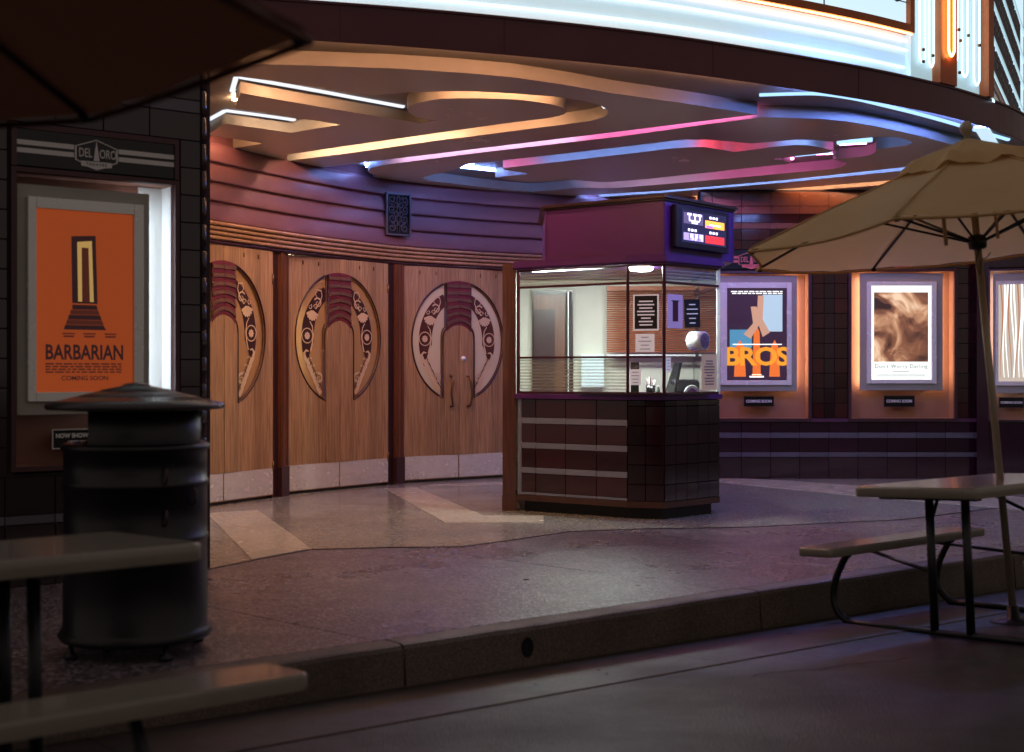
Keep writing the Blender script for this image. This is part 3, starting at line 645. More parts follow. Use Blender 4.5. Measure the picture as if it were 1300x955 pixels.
def leaf_objs(root, s, w, milky, handles):
    """one door leaf, s=-1 left, +1 right of the seam; drawn at x>0 and mirrored"""
    lf = bpy.data.objects.new('door_leaf', None)
    def mir(P): return [(s*x, z) for x, z in P]
    top, bot = 2.435, .035
    o = plate('door_leaf', mir([(.003, bot), (w, bot), (w, top), (.003, top)]), [mir(crescent())], .045, M_oak, root, UP.copy())
    o.data.transform(UP); o.matrix_local = Matrix.Identity(4)      # drawing now stands in x/z, front at y = 0..-.045
    def sub(b, name, m): return b.obj(name, m, o)
    g_ = plate('glass_pane', mir(crescent(-.012)), [], .006, M_etchB if milky else M_etchA, o, None); g_.data.transform(UP); g_.data.transform(at(0, -.012, 0))
    om = ornament_mesh(); om.v = [(s*x, y-.021, z) for x, y, z in om.v]; sub(om, 'etched_ornament', [M_orn_d if not milky else mat_orn2, M_orn_l])
    b = MB(); P = crescent(); b.tube([(s*x, -.047, z) for x, z in P], .008, 6, 0, True); P2 = crescent(.016); b.tube([(s*x, -.030, z) for x, z in P2], .007, 6, 1, True); sub(b, 'glazing_bead', [M_dkwood, M_post])
    # arched centre panel and banded keystone
    b = MB(); pan = [(.004, .305), (HW-.012, .305), (HW-.012, 1.60)]+[((HW-.012)*math.cos(a), 1.60+.185*math.sin(a)) for a in [i*math.pi/16 for i in range(1, 8)]]+[(.004, 1.785)]
    k2 = len(pan); vs = [(s*x, -.046, z) for x, z in pan]+[(s*(x*.96+.002), -.056, z-.003) for x, z in pan]
    b.add(vs, [[k2+i for i in range(k2)]]+[[i, (i+1) % k2, k2+(i+1) % k2, k2+i] for i in range(k2)]); sub(b, 'arched_panel', M_oak)
    b = MB(); nb = 13
    for k in range(nb):
        zt = 2.286-.0385*k; zb = zt-.036; arch = .075*(k/12)**1.6+.002; ys = -.047-.012*(k % 2)
        pts = []; K = 6
        for i in range(K+1):
            x = .002+KW*i/K; dz = -arch*(i/K)**2
            if k == 0: dz = -(ZE+EB-.004-(ZE+EB*math.sqrt(1-(x/EA)**2)))
            pts.append((x, dz))
        vs = []
        for yy in (-.0455, ys-.008):
            vs += [(s*x, yy, zt+dz) for x, dz in pts]+[(s*x, yy, zb+dz) for x, dz in pts]
        n1 = K+1; f = []
        for i in range(K):
            f += [[2*n1+i, 2*n1+i+1, 3*n1+i+1, 3*n1+i], [i, i+1, 2*n1+i+1, 2*n1+i], [n1+i, n1+i+1, 3*n1+i+1, 3*n1+i]]
        f += [[K, n1+K, 3*n1+K, 2*n1+K], [0, n1, 3*n1, 2*n1]]
        b.add(vs, f, k % 2)
    sub(b, 'banded_keystone', [M_key1, M_key2])
    b = MB(); b.box(min(s*.008, s*(w-.006)), max(s*.008, s*(w-.006)), -.050, -.0455, .045, .30); sub(b, 'kick_plate', M_kick)
    b = MB()
    for z in (.32, 2.16): b.tube([(s*(w-.004), -.05, z-.05), (s*(w-.004), -.05, z+.05)], .010, 8)
    sub(b, 'hinge', M_brass)
    b = MB()
    for x in (.30, .52): b.box(min(s*x, s*(x+.012)), max(s*x, s*(x+.012)), -.052, -.0455, 2.345, 2.385)
    sub(b, 'hook', M_brass)
    if handles:
        b = MB(); x = s*.115; b.tube([(x, -.05, 1.20), (x, -.11, 1.19), (x+s*.012, -.115, 1.13), (x+s*.03, -.115, 1.0), (x+s*.012, -.115, .90), (x, -.11, .86), (x, -.05, .85)], .013, 8)
        for z in (1.20, .85): b.box(x-.03, x+.03, -.053, -.046, z-.03, z+.03, 0, .01)
        sub(b, 'pull_handle', M_brass)
        if s > 0:
            b = MB(); b.add([], []); b.tube([(.055, -.045, 1.40), (.055, -.075, 1.40)], .030, 14); b.tube([(.055, -.07, 1.40), (.055, -.082, 1.40)], .014, 10); sub(b, 'lock_cylinder', M_alu)
    return o
mat_orn2 = mat('ornament brown ground', '#50281c', .4)
M_key1 = mat('keystone crimson band', '#6d2430', .4, noise=(20, .4, '#4a1822')); M_key2 = mat('keystone brown band', '#6a4a3a', .4, noise=(20, .4, '#4e3428'))
DD = [((-3.085, 11.86), (-2.395, 13.22), False, False, 'oak double door with round etched window, nearest the tiled pillar, half hidden by it'),
      ((-2.315, 13.52), (-1.395, 14.74), False, False, 'middle oak double door of three, scuffed bright kick plates and a lit strip showing in its round window'),
      ((-1.255, 14.95), (-.025, 15.86), True, True, 'oak double door with pull handles and milky round window beside the ticket booth')]
for a, c, milky, hd, lab in DD:
    a = Vector(a); c = Vector(c); mid = (a+c)/2; d = (c-a).normalized(); w_ = (c-a).length/2-.004
    th = MB(); th.box(-(c-a).length/2, (c-a).length/2, .005, .09, 0, .03); th.box(-.0035, .0035, -.02, .0, .035, 2.43)
    root = thing('double_door', lab, 'door', frame2(mid, math.atan2(d.y, d.x)), 'oak double doors of the curved entrance')
    th.obj('threshold', M_dkwood, root)
    leaf_objs(root, -1, w_, milky, hd); leaf_objs(root, 1, w_, milky, hd)
# posts between the doors
def post(a, c, fwd=.07):
    a = Vector(a); c = Vector(c); d = (c-a).normalized(); L_ = (c-a).length
    M = frame2(a, math.atan2(d.y, d.x)); M = Matrix.Translation((1.3, -14.9, 0)) @ M
    b = MB(); b.box(-.01, L_*.42, -.03, .12, 0, 2.44, 0); b.obj('door_jamb', M_dkwood, ew, M)
    b = MB(); x0 = L_*.42; b.box(x0, L_, -fwd, .12, .30, 2.44, 0); b.box(x0+.02, x0+.05, -fwd-.012, -fwd, .31, 2.43); b.box(L_-.05, L_-.02, -fwd-.012, -fwd, .31, 2.43); b.obj('door_post', M_post, ew, M)
    b = MB(); b.box(x0-.004, L_+.004, -fwd-.008, .121, 0, .299); b.obj('post_shoe', M_casetrim, ew, M)
post((-2.395, 13.225), (-2.318, 13.515)); post((-1.39, 14.745), (-1.258, 14.945)); post((-3.3, 11.4), (-3.09, 11.85)); post((-.02, 15.865), (.25, 16.03))
# ironwork grille on the frieze
gp_ = Vector(((504.5-CX)/F*14.78, 14.78)); ga = math.atan2(15.38-14.85, -.68+1.32)
gr = MB(); gw, gh = .165, .235
for x0, x1, z0, z1 in ((-gw, -gw+.02, -gh, gh), (gw-.02, gw, -gh, gh), (-gw+.02, gw-.02, -gh, -gh+.02), (-gw+.02, gw-.02, gh-.02, gh)): gr.box(x0, x1, -.03, 0, z0, z1)
for sx in (-1, 1):
    for k, zc in enumerate((-.15, -.05, .05, .15)):
        gr.tube([(sx*x, -.02, z) for x, z in spiral((.085, zc), .05, .012, 1.5+k, 1.3, 18)], .007, 5)
        gr.tube([(sx*x, -.02, z) for x, z in spiral((.03, zc+.05), .028, .028, 0, 1, 10)], .006, 5)
    gr.tube([(sx*.015, -.02, -gh+.02), (sx*.02, -.02, 0), (sx*.015, -.02, gh-.02)], .006, 5)
gobj = gr.obj('iron_grille', mat('dark iron', '#4c4a52', .45, metal=.3)); gobj.matrix_world = frame2(gp_, ga, 2.985)
tag(gobj, 'square dark scrollwork grille fixed on the purple frieze above the doors', 'grille')
gb = MB(); gb.box(-gw+.01, gw-.01, .001, .09, -gh+.01, gh-.01); gb.obj('grille_box', mat('grille void', '#0c0a12', .8), gobj)
# lobby seen through the door glass
lb = MB()
LP = [(-5.6, 12.5), (-4.4, 15.0), (-3.0, 17.0), (-.5, 18.3), (1.2, 18.6)]
for a, c in zip(LP[:-1], LP[1:]): lb.obox(a, c, 0, .1, 0, 3.3)
lobj = tag(lb.obj('lobby_wall', M_lobby), 'warm brown lobby wall seen through the round door windows', 'wall')
lamp = MB()
lamp.box(-2.60, -2.50, 15.6, 15.7, 1.0, 2.0)
lo = lamp.obj('lobby_lamp', emis('lobby lamp glow', (1, .82, .6), 60)); tag(lo, 'upright lobby lamp glimpsed as a white strip in the middle round window', 'lamp')

# ------------------------------------------------------------------ tiles
_tc = {}
def tile(parent, M, u, v, z0, z1, m, name='tile', gap=.004):
    wd, h = u[1]-u[0]-gap, z1-z0-gap; key = (round(wd, 3), round(h, 3), m.name, name)
    if key not in _tc:
        b = MB(); b.box(-wd/2, wd/2, -.010, 0, -h/2, h/2, 0, .004); _tc[key] = b.mesh(name, m)
    Mx = M @ Matrix.Translation(((u[0]+u[1])/2+random.uniform(-.0005, .0005), v, (z0+z1)/2)) @ Matrix.Rotation(random.uniform(-.006, .006), 4, 'X') @ Matrix.Rotation(random.uniform(-.006, .006), 4, 'Z')
    return link(name, _tc[key], parent, Mx)

# ------------------------------------------------------------------ poster cases
def logo(par, M, s, col, th=.002):
    """the hexagonal badge: outline, two words, spire and ribbon"""
    hx = [(-.5, .15), (-.5, -.17), (-.3, -.25), (.3, -.25), (.5, -.17), (.5, .15), (0, .33)]
    def sc(P, k=1): return [(x*s*k, z*s*k) for x, z in P]
    o = plate('badge_outline', sc(hx), [sc(hx, .93)], .003, col, par, M)
    text('badge_lettering', 'DEL', s*.29, col, par, M @ Matrix.Translation((-s*.26, 0, .001)), .62, .002*s, th)
    text('badge_lettering', 'ORO', s*.29, col, par, M @ Matrix.Translation((s*.27, 0, .001)), .62, .002*s, th)
    plate('badge_spire', sc([(-.07, -.16), (.07, -.16), (.03, .12), (0, .30), (-.03, .12)]), [], .003, col, par, M)
    rb = plate('badge_ribbon', sc([(-.36, -.18), (.36, -.18), (.36, -.29), (.2, -.31), (0, -.37), (-.2, -.31), (-.36, -.29)]), [], .004, col, par, M)
    text('badge_lettering', 'THEATRE', s*.085, M_black, par, M @ Matrix.Translation((0, -s*.245, .005)), 1.0, 0, .0006, sp=1.5)
def poster_case(label, M, W, zb, zt, fr, al, po, art, lampm, header=None, head_hi=None, plaque=None, group=None, pad=.035, em=.5, hcol=None, sides=(1, 1), backing=None):
    """W: opening width; fr/al/po: (x0, x1, z0, z1) of the floating panel, the bright frame and the sheet"""
    root = thing('poster_case', label, 'poster case', M, group)
    b = MB(); D = .16
    b.box(0, W, D, D+.01, zb, zt); b.box(-.002, 0, 0, D, zb, zt); b.box(W, W+.002, 0, D, zb, zt); b.box(0, W, .0, D, zb-.002, zb); b.box(0, W, 0, D, zt, zt+.002)
    b.obj('case_recess', backing or M_case, root)
    if backing:
        b = MB(); b.box(fr[1]-.02, W-.004, D-.012, D-.002, fr[2], zt-.004); b.box(W-.008, W-.003, .012, D-.012, fr[2], zt-.004); b.obj('white_fill_board', M_white, root)  # white boards added so this side of the recess looks lit
    b = MB(); b.box(-pad, 0-.0025, -.035, 0, zb-pad, zt+pad); b.box(W+.0025, W+pad, -.035, 0, zb-pad, zt+pad); b.box(-.0025, W+.0025, -.034, 0, zb-pad, zb-.0025); b.box(-.0025, W+.0025, -.034, 0, zt+.0025, zt+pad)
    b.obj('case_trim', M_casetrim, root)
    x0, x1, z0, z1 = fr; b = MB(); b.box(x0, x1, .01, .05, z0, z1, 0, .008); b.obj('case_panel', M_frm, root)
    a0, a1, a2, a3 = al; p0, p1_, p2_, p3 = po
    b = MB()
    for q in ((a0, p0, a2, a3), (p1_, a1, a2, a3), (p0, p1_, a2, p2_), (p0, p1_, p3, a3)):
        b.box(q[0], q[1], -.022, .009, q[2], q[3], 0, .004)
    b.obj('bright_frame', M_alu, root)
    art(root, p0, p1_, p2_, p3)
    b = MB(); b.quad((p0, -.012, p2_), (p1_, -.012, p2_), (p1_, -.012, p3), (p0, -.012, p3)); b.obj('glass', M_glass, root)
    b = MB()
    for k, xx in ((0, x0+.03), (1, x1-.03)):
        if sides[k]: b.tube([(xx, .10, z0+.06), (xx, .10, z1-.04)], .013, 8)
    b.obj('lamp_tube', lampm, root)
    if plaque:
        px0, px1, pz0, pz1, lines = plaque
        b = MB(); b.box(px0, px1, -.006, .0, pz0, pz1, 0); pl = b.obj('plaque', M_black, root)
        b = MB(); e = .006
        for q in ((px0-e, px1+e, pz0-e, pz0), (px0-e, px1+e, pz1, pz1+e), (px0-e, px0, pz0, pz1), (px1, px1+e, pz0, pz1)): b.box(q[0], q[1], -.009, 0, q[2], q[3])
        b.obj('plaque_border', M_casetrim if len(lines) < 2 else M_silver, pl)
        for i, (tx, sz, dz) in enumerate(lines):
            text('plaque_lettering', tx, sz, M_white, pl, at((px0+px1)/2, -.0075, (pz0+pz1)/2+dz) @ UP, .9, .0012, .0005)
        b = MB(); b.box(px0+.05, px1-.05, 0.001, D-.002, pz0+.02, pz1-.02); b.obj('plaque_bracket', M_casetrim, pl)
    if header:
        h0, h1, hz0, hz1, ctr, bs = header
        col = hcol or M_silver
        b = MB(); b.box(h0, h1, -.03, 0, hz0, hz1); hd = b.obj('header_plate', M_black, root)
        zc = (hz0+hz1)/2; gapx = bs*.52; b = MB()
        for dz in (-.018, .028):
            b.box(h0, ctr-gapx, -.033, -.0305, zc+dz-.014, zc+dz+.014); b.box(ctr+gapx, h1, -.033, -.0305, zc+dz-.014, zc+dz+.014)
        b.obj('header_stripe', col, hd)
        logo(hd, at(ctr, -.031, zc) @ UP, bs, col)
    return root
def flat(b, x0, x1, z0, z1, y, mi=0): b.quad((x0, y, z0), (x1, y, z0), (x1, y, z1), (x0, y, z1), mi)
def polyf(b, P, y, mi=0): b.add([(x, y, z) for x, z in P], [list(range(len(P)))], mi)
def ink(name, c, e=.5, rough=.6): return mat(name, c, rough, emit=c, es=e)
def art_orange(root, x0, x1, z0, z1):
    w_, h = x1-x0, z1-z0; X = lambda u: x0+u*w_; Z = lambda v: z0+v*h
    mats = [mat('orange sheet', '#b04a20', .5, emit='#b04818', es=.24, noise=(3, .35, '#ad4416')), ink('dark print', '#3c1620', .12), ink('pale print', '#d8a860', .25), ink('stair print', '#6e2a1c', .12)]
    b = MB(); flat(b, x0, x1, z0, z1, .008, 0)
    polyf(b, [(X(.37), Z(.49)), (X(.36), Z(.86)), (X(.61), Z(.87)), (X(.63), Z(.49))], .0065, 1)
    polyf(b, [(X(.43), Z(.50)), (X(.42), Z(.83)), (X(.57), Z(.84)), (X(.59), Z(.50))], .0055, 2)
    polyf(b, [(X(.47), Z(.50)), (X(.465), Z(.80)), (X(.535), Z(.80)), (X(.55), Z(.50))], .0045, 3)
    for k in range(5):
        v0 = .482-.028*k; polyf(b, [(X(.37-.022*k), Z(v0-.026)), (X(.37-.018*k), Z(v0)), (X(.62+.018*k), Z(v0)), (X(.63+.022*k), Z(v0-.026))], .0055, 1 if k % 2 == 0 else 3)
    for r, v in ((0, .15), (1, .135), (2, .12), (3, .105)):
        u = .10
        while u < .86:
            l = random.uniform(.03, .09); flat(b, X(u), X(min(.88, u+l)), Z(v), Z(v+.009), .0055, 3); u += l+.015
    for u in (.27, .48, .70): flat(b, X(u), X(u+.13), Z(.318), Z(.326), .0055, 3); flat(b, X(u+.01), X(u+.12), Z(.302), Z(.312), .0055, 3)
    b.obj('poster_sheet', mats, root)
    text('title_lettering', 'BARBARIAN', h*.115, mats[1], root, at(X(.5), .0045, Z(.215)) @ UP, .72, .0030, .0006)
    text('title_lettering', 'COMING SOON', h*.035, mats[1], root, at(X(.5), .0045, Z(.075)) @ UP, 1.05, .0005, .0005)
def art_violet(root, x0, x1, z0, z1):
    w_, h = x1-x0, z1-z0; X = lambda u: x0+u*w_; Z = lambda v: z0+v*h
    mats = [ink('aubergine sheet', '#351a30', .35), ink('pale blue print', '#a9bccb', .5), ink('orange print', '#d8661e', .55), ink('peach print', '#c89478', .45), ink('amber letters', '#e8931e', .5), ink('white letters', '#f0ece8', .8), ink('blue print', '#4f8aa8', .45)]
    b = MB(); flat(b, x0, x1, z0, z1, .008, 0)
    flat(b, X(.60), X(.93), Z(.53), Z(.93), .0065, 1); flat(b, X(.05), X(.42), Z(.35), Z(.55), .0065, 6)
    for c, t, wd in ((.50, .60, .07), (.22, .44, .10), (.80, .44, .09)):
        polyf(b, [(X(c-wd), Z(.04)), (X(c-wd*.7), Z(t-.08)), (X(c), Z(t)), (X(c+wd*.7), Z(t-.08)), (X(c+wd), Z(.04))], .0055, 2)
    polyf(b, [(X(.40), Z(.80)), (X(.50), Z(.80)), (X(.56), Z(.62)), (X(.40), Z(.45)), (X(.28), Z(.50)), (X(.44), Z(.62))], .0047, 3)
    polyf(b, [(X(.52), Z(.92)), (X(.62), Z(.92)), (X(.60), Z(.66)), (X(.72), Z(.52)), (X(.60), Z(.47)), (X(.50), Z(.66))], .0040, 3)
    flat(b, X(.10), X(.92), Z(.385), Z(.395), .0038, 5)
    u = .08
    for v in (.958, .938):
        u = .07 if v > .95 else .09
        while u < .9: l = random.uniform(.04, .12); flat(b, X(u), X(min(.93, u+l)), Z(v), Z(v+.011), .0055, 5); u += l+.02
    flat(b, X(.38), X(.62), Z(.032), Z(.048), .0055, 5); flat(b, X(.42), X(.58), Z(.058), Z(.066), .0055, 5)
    b.obj('poster_sheet', mats, root)
    text('title_lettering', 'BROS', h*.27, mats[4], root, at(X(.5), .0025, Z(.25)) @ UP, 1.12, .009, .0006, sp=.92)
def art_sepia(root, x0, x1, z0, z1):
    w_, h = x1-x0, z1-z0; X = lambda u: x0+u*w_; Z = lambda v: z0+v*h
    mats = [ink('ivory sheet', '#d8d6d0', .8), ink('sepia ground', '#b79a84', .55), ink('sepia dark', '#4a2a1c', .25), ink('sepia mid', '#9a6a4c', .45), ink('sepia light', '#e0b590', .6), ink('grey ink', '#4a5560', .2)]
    b = MB(); flat(b, x0, x1, z0, z1, .008, 0); flat(b, X(.05), X(.95), Z(.19), Z(.93), .0065, 1)
    def blob(cx, cz, rx, rz, y, mi, n_=60, k=.06, sd=0):
        P = [(X(cx+rx*math.cos(2*math.pi*i/n_)*(1+k*math.sin(3*i+sd))), Z(cz+rz*math.sin(2*math.pi*i/n_)*(1+k*math.cos(2*i+sd)))) for i in range(n_)]; polyf(b, P, y, mi)
    m_ = mats[1]; nt = m_.node_tree; N_ = nt.nodes; p_ = N_['Principled BSDF']; tc = N_.new('ShaderNodeTexCoord'); nz = N_.new('ShaderNodeTexNoise')
    nz.inputs['Scale'].default_value = 2.6; nz.inputs['Detail'].default_value = 3.5; nz.inputs['Distortion'].default_value = 1.3; nt.links.new(tc.outputs['Object'], nz.inputs[0])
    rp = N_.new('ShaderNodeValToRGB'); cr = rp.color_ramp; cr.elements[0].position = .36; cr.elements[0].color = lin('#2c1810'); cr.elements[1].position = .64; cr.elements[1].color = lin('#e2bd9c')
    e = cr.elements.new(.47); e.color = lin('#7c4c34'); e = cr.elements.new(.55); e.color = lin('#b98562'); nt.links.new(nz.outputs['Fac'], rp.inputs[0])
    nt.links.new(rp.outputs[0], p_.inputs['Base Color']); nt.links.new(rp.outputs[0], p_.inputs['Emission Color'])
    flat(b, X(.10), X(.90), Z(.035), Z(.042), .0055, 5); flat(b, X(.10), X(.90), Z(.055), Z(.060), .0055, 5); flat(b, X(.36), X(.64), Z(.085), Z(.092), .0055, 5)
    b.obj('poster_sheet', mats, root)
    text('title_lettering', "Don't Worry Darling", h*.058, mats[5], root, at(X(.5), .0045, Z(.14)) @ UP, 1.0, .0004, .0006, sp=1.12)
def art_wave(root, x0, x1, z0, z1):
    w_, h = x1-x0, z1-z0; X = lambda u: x0+u*w_; Z = lambda v: z0+v*h
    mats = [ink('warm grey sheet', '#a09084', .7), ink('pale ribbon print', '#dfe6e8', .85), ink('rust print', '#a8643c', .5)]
    b = MB(); flat(b, x0, x1, z0, z1, .008, 0)
    for k in range(9):
        u0 = .08+.1*k; pts = [(X(u0+.05*math.sin(k+v*5)+.12*v*(1 if k < 5 else -1)*.3), Z(1-.96*v)) for v in [i/14 for i in range(15)]]
        ribbon2(b, pts, w_*.05, w_*.015, .0065-.0003*k, 1 if k % 3 else 2)
    b.obj('poster_sheet', mats, root)

# ------------------------------------------------------------------ tiled pillar on the left
PA = Vector((-2.95, 7.70)); PU = Vector((1.04, .80)).normalized(); PAng = math.atan2(PU.y, PU.x); PM = frame2(PA, PAng)
pier = thing('tiled_pillar', 'dark tiled pillar at the left holding the orange poster', 'pillar', PM)
SW = 1.305
b = MB(); 
for q in ((-2.6, .075, 0, 3.36), (1.06, SW, 0, 3.36), (.075, 1.06, 0, .655), (.075, 1.06, 2.70, 3.36)): b.box(q[0], q[1], .0, .9, q[2], q[3])
b.box(.075, 1.06, .3, .9, .655, 2.70); b.obj('pillar_core', M_grout, pier)
zr = [0, .10, .265, .43]; rows = [(.0, .10), (.10, .265)]
stripe_z = [(.36, .415), (2.875, 2.955)]
def fill_rows(z0, z1, h=.168):
    n_ = max(1, round((z1-z0)/h)); return [(z0+(z1-z0)*i/n_, z0+(z1-z0)*(i+1)/n_) for i in range(n_)]
colsL = [(-2.3+.29*i, -2.3+.29*(i+1)) for i in range(8)]
def prow(z0, z1, u0, u1, m=M_tileD, dx=.29):
    edges = [u0]; k = math.ceil((u0-.03)/dx+1e-6)
    while .03+k*dx < u1-.05:
        if .03+k*dx > u0+.05: edges.append(.03+k*dx)
        k += 1
    edges.append(u1)
    for a, c in zip(edges[:-1], edges[1:]): tile(pier, Matrix.Identity(4), (a, c), 0, z0, z1, m, 'tile' if m is not M_strip else 'strip_tile')
for z0, z1 in fill_rows(0, .36)+fill_rows(.415, .64): prow(z0, z1, -1.12, 1.235)
prow(.36, .415, -1.12, 1.235, M_strip)
for z0, z1 in fill_rows(2.70, 2.875)+fill_rows(2.955, 3.36): prow(z0, z1, -1.12, 1.235)
prow(2.875, 2.955, -1.12, 1.235, M_strip)
for z0, z1 in fill_rows(.64, 2.70): prow(z0, z1, 1.10, 1.235); prow(z0, z1, -.55, -.26); prow(z0, z1, -.26, .045)
b = MB()
for z0, z1 in fill_rows(0, 3.36, .168): b.lathe([(.062, z0+.002), (.066, z0+.006), (.066, z1-.006), (.062, z1-.002)], 6, (SW-.06, .052), -math.pi/2, 0.0)
b.obj('bullnose_edge', M_tileP, pier)
b = MB(); b.box(SW, SW+.012, .05, .9, 0, 3.36); b.obj('pillar_side', M_tileP, pier)
poster_case('lit case on the left pillar with an orange poster under the badge plate', PM @ at(.085, -.012, 0), .965, .70, 2.405, (.012, .82, .994, 2.345), (.07, .77, 1.075, 2.27), (.119, .709, 1.13, 2.205), art_orange, M_strip_l,
            header=(.0, .96, 2.445, 2.655, .47, .26), plaque=(.22, .50, .80, .905, [('NOW SHOWING', .036, .018), ('UPSTAIRS', .027, -.022)]), pad=.03, sides=(0, 1), backing=mat('brown case backing', '#8a5c48', .5, noise=(3, .3, '#74493a')))
b = MB(); z0, z1 = 2.415, 2.675
cb = [o for o in bpy.data.objects if o.name == 'poster_case'][0]
b.box(-.03, .0, -.04, -.001, 2.44, 2.69); b.box(.962, .99, -.04, -.001, 2.44, 2.69); b.box(-.001, .963, -.04, -.001, 2.657, 2.69); b.obj('header_frame', M_casetrim, cb)

# ------------------------------------------------------------------ poster wall on the right
YW = 15.6; K = YW/F
RM = at(0, YW, 0)
def RX(x): return (x-CX)*K
def RZ(y): return EYE-(y-HZ)*K
rw = thing('poster_wall', 'maroon tiled wall behind the booth carrying the poster cases, with two grey stripes', 'wall', RM)
cases = [(905, 1025.5), (1080, 1210)]
b = MB(); zc0, zc1 = RZ(531)-.03, RZ(345)+.03
b.box(RX(890), 9.0, .001, .3, 0, zc0); b.box(RX(890), 9.0, .001, .3, zc1, 3.37)
xs = [RX(890)]+sum([[RX(a)-.02, RX(c)+.02] for a, c in cases], [])
b.box(RX(890), RX(905)-.02, .001, .3, zc0, zc1); b.box(RX(1025.5)+.02, RX(1080)-.02, .001, .3, zc0, zc1); b.box(RX(1210)+.02, RX(1243), .001, .3, zc0, zc1)
b.box(RX(905)-.02, RX(1210)+.02, .2, .3, zc0, zc1); b.obj('wall_core', M_grout, rw)
def rrow(y1, y0, x0, x1, m, nm='tile', step=37.0, ph=904.0):
    e = [x0]; k = math.ceil((x0-ph)/step+1e-6)
    while ph+k*step < x1-4:
        if ph+k*step > x0+4: e.append(ph+k*step)
        k += 1
    e.append(x1)
    for a, c in zip(e[:-1], e[1:]): tile(rw, Matrix.Identity(4), (RX(a), RX(c)), 0, RZ(y1), RZ(y0), m, nm)
XR = 1330
for (y0, y1) in ((536, 549), (556.5, 574)): rrow(y1, y0, 892, XR, M_tileP)
rrow(608, 580.5, 892, XR, M_tileP)
rrow(556.5, 549, 892, XR, M_strip, 'strip_tile'); rrow(580.5, 574, 892, XR, M_strip, 'strip_tile')
for (y0, y1, m) in ((262, 272, M_brownb), (272, 283, M_tile), (283, 291, M_brownb), (291, 305, M_tile), (305, 317, M_tile)): rrow(y1, y0, 892, 1250, m)
rrow(262, 244, 892, 1250, M_brownb)
for (y0, y1) in ((317, 341),): rrow(y1, y0, 1027, 1250, M_tile)
ys = [341+19*i for i in range(10)]+[531]
for y0, y1 in zip(ys[:-1], ys[1:]):
    for (a, c, m) in ((1031, 1046, M_tile), (1046, 1059, M_tileD), (1059, 1076, M_tile), (1214.5, 1229, M_tile), (1229, 1244, M_tileD)): tile(rw, Matrix.Identity(4), (RX(a), RX(c)), 0, RZ(y1), RZ(y0), m)
    tile(rw, Matrix.Identity(4), (RX(893), RX(901)), 0, RZ(y1), RZ(y0), M_tile)
b = MB(); b.box(RX(892), RX(1250), -.03, .0, RZ(535.8), RZ(531.5)); b.obj('dado_ledge', mat('plum ledge', '#54304a', .3), rw)
def rcase(label, x0, x1, art, hdr, cy):
    ox = RX(x0); W_ = (x1-x0)*K; f = lambda a, c, y1, y0: ((a-x0)*K, (c-x0)*K, RZ(y1), RZ(y0))
    return ox, W_, f
G = 'lit poster cases on the far tiled wall'
ox, W_, f = rcase('', 905, 1025.5, None, None, 0)
M_pinkst = mat('pink header stripe', '#c9685e', .4)
poster_case('lit case beside the ticket booth with a dark poster in big amber letters', RM @ at(ox, -.012, 0), W_, RZ(531), RZ(348), f(904+1.5, 1012, 497, 350), f(914, 1004.5, 489, 359), f(922.5, 998.5, 483, 366), art_violet, M_strip_w,
            header=(.0, W_, RZ(342.5), RZ(318), (953-905)*K, .30), plaque=(*f(944.5, 981.5, 515.5, 503.7), [('COMING SOON', .046, 0)]), group=G, hcol=M_pinkst)
ox, W_, f = rcase('', 1080, 1210, None, None, 0)
poster_case('lit case on the far wall with a sepia and white poster, under the tan umbrella', RM @ at(ox, -.012, 0), W_, RZ(531), RZ(345), f(1092, 1197, 496, 347), f(1100, 1188, 487, 358), f(1105.5, 1182, 482, 363), art_sepia, M_strip_w,
            header=(.0, W_, RZ(342.5), RZ(318), W_/2, .30), plaque=(*f(1122, 1160, 516, 503), [('COMING SOON', .046, 0)]), group=G, hcol=M_pinkst)
# third case stands on the return beyond the dark pilaster
A3 = Vector((RX(1246), YW-.15)); ang3 = R(-20)
ret = MB(); ret.box(-.10, .03, -.03, .5, 0, 3.37); ret.box(.03, 2.8, .20, .5, 0, 3.37); ret.box(.03, 2.8, .002, .2, 0, .66); ret.box(.03, 2.8, .002, .2, 2.45, 3.37)
ro = ret.obj('side_wall', M_tileP); ro.matrix_world = frame2(A3, ang3); tag(ro, 'dark glazed return wall behind the umbrella pole at the right edge', 'wall')
poster_case('lit case at the right edge, its poster of pale wavy streaks', frame2(A3, ang3) @ at(.045, 0, 0), 1.1, .70, 2.41, (.03, .62, 1.0, 2.38), (.06, .52, 1.09, 2.29), (.09, .40, 1.14, 2.25), art_wave, M_strip_l,
            plaque=(.10, .36, .84, .95, [('COMING SOON', .036, 0)]), group=G, pad=.02)

# ------------------------------------------------------------------ ticket booth
A = Vector((.056, 12.0)); B = Vector((.981, 11.35)); C = Vector((1.277, 11.25)); D = Vector((1.815, 11.78)); E = Vector((1.80, 13.3)); Fp = Vector((-.02, 13.3))
bt = thing('ticket_booth', 'glazed ticket booth with maroon striped tiles and a purple box top', 'ticket booth', at(B.x, B.y, 0))
binv = Matrix.Translation((-B.x, -B.y, 0))
def BT(b, name, m, par=None):
    o = b.obj(name, m, par or bt)
    if par is None: o.matrix_parent_inverse = binv
    return o
PL = [A, B, C, D, E, Fp]
cen = sum(PL, Vector((0, 0)))/6
def off(P, d):       # offset polygon outward
    n_ = len(P); out = []
    for i in range(n_):
        a, b_, c = P[i-1], P[i], P[(i+1) % n_]; d1 = (b_-a).normalized(); d2 = (c-b_).normalized(); n1 = Vector((d1.y, -d1.x)); n2 = Vector((d2.y, -d2.x)); m_ = (n1+n2).normalized(); out.append(b_+m_*(d/max(.4, m_.dot(n1))))
    return [(p.x, p.y) for p in out]
M_booth = mat('booth purple-maroon paint', '#582470', .36, noise=(2, .35, '#481c5e'))
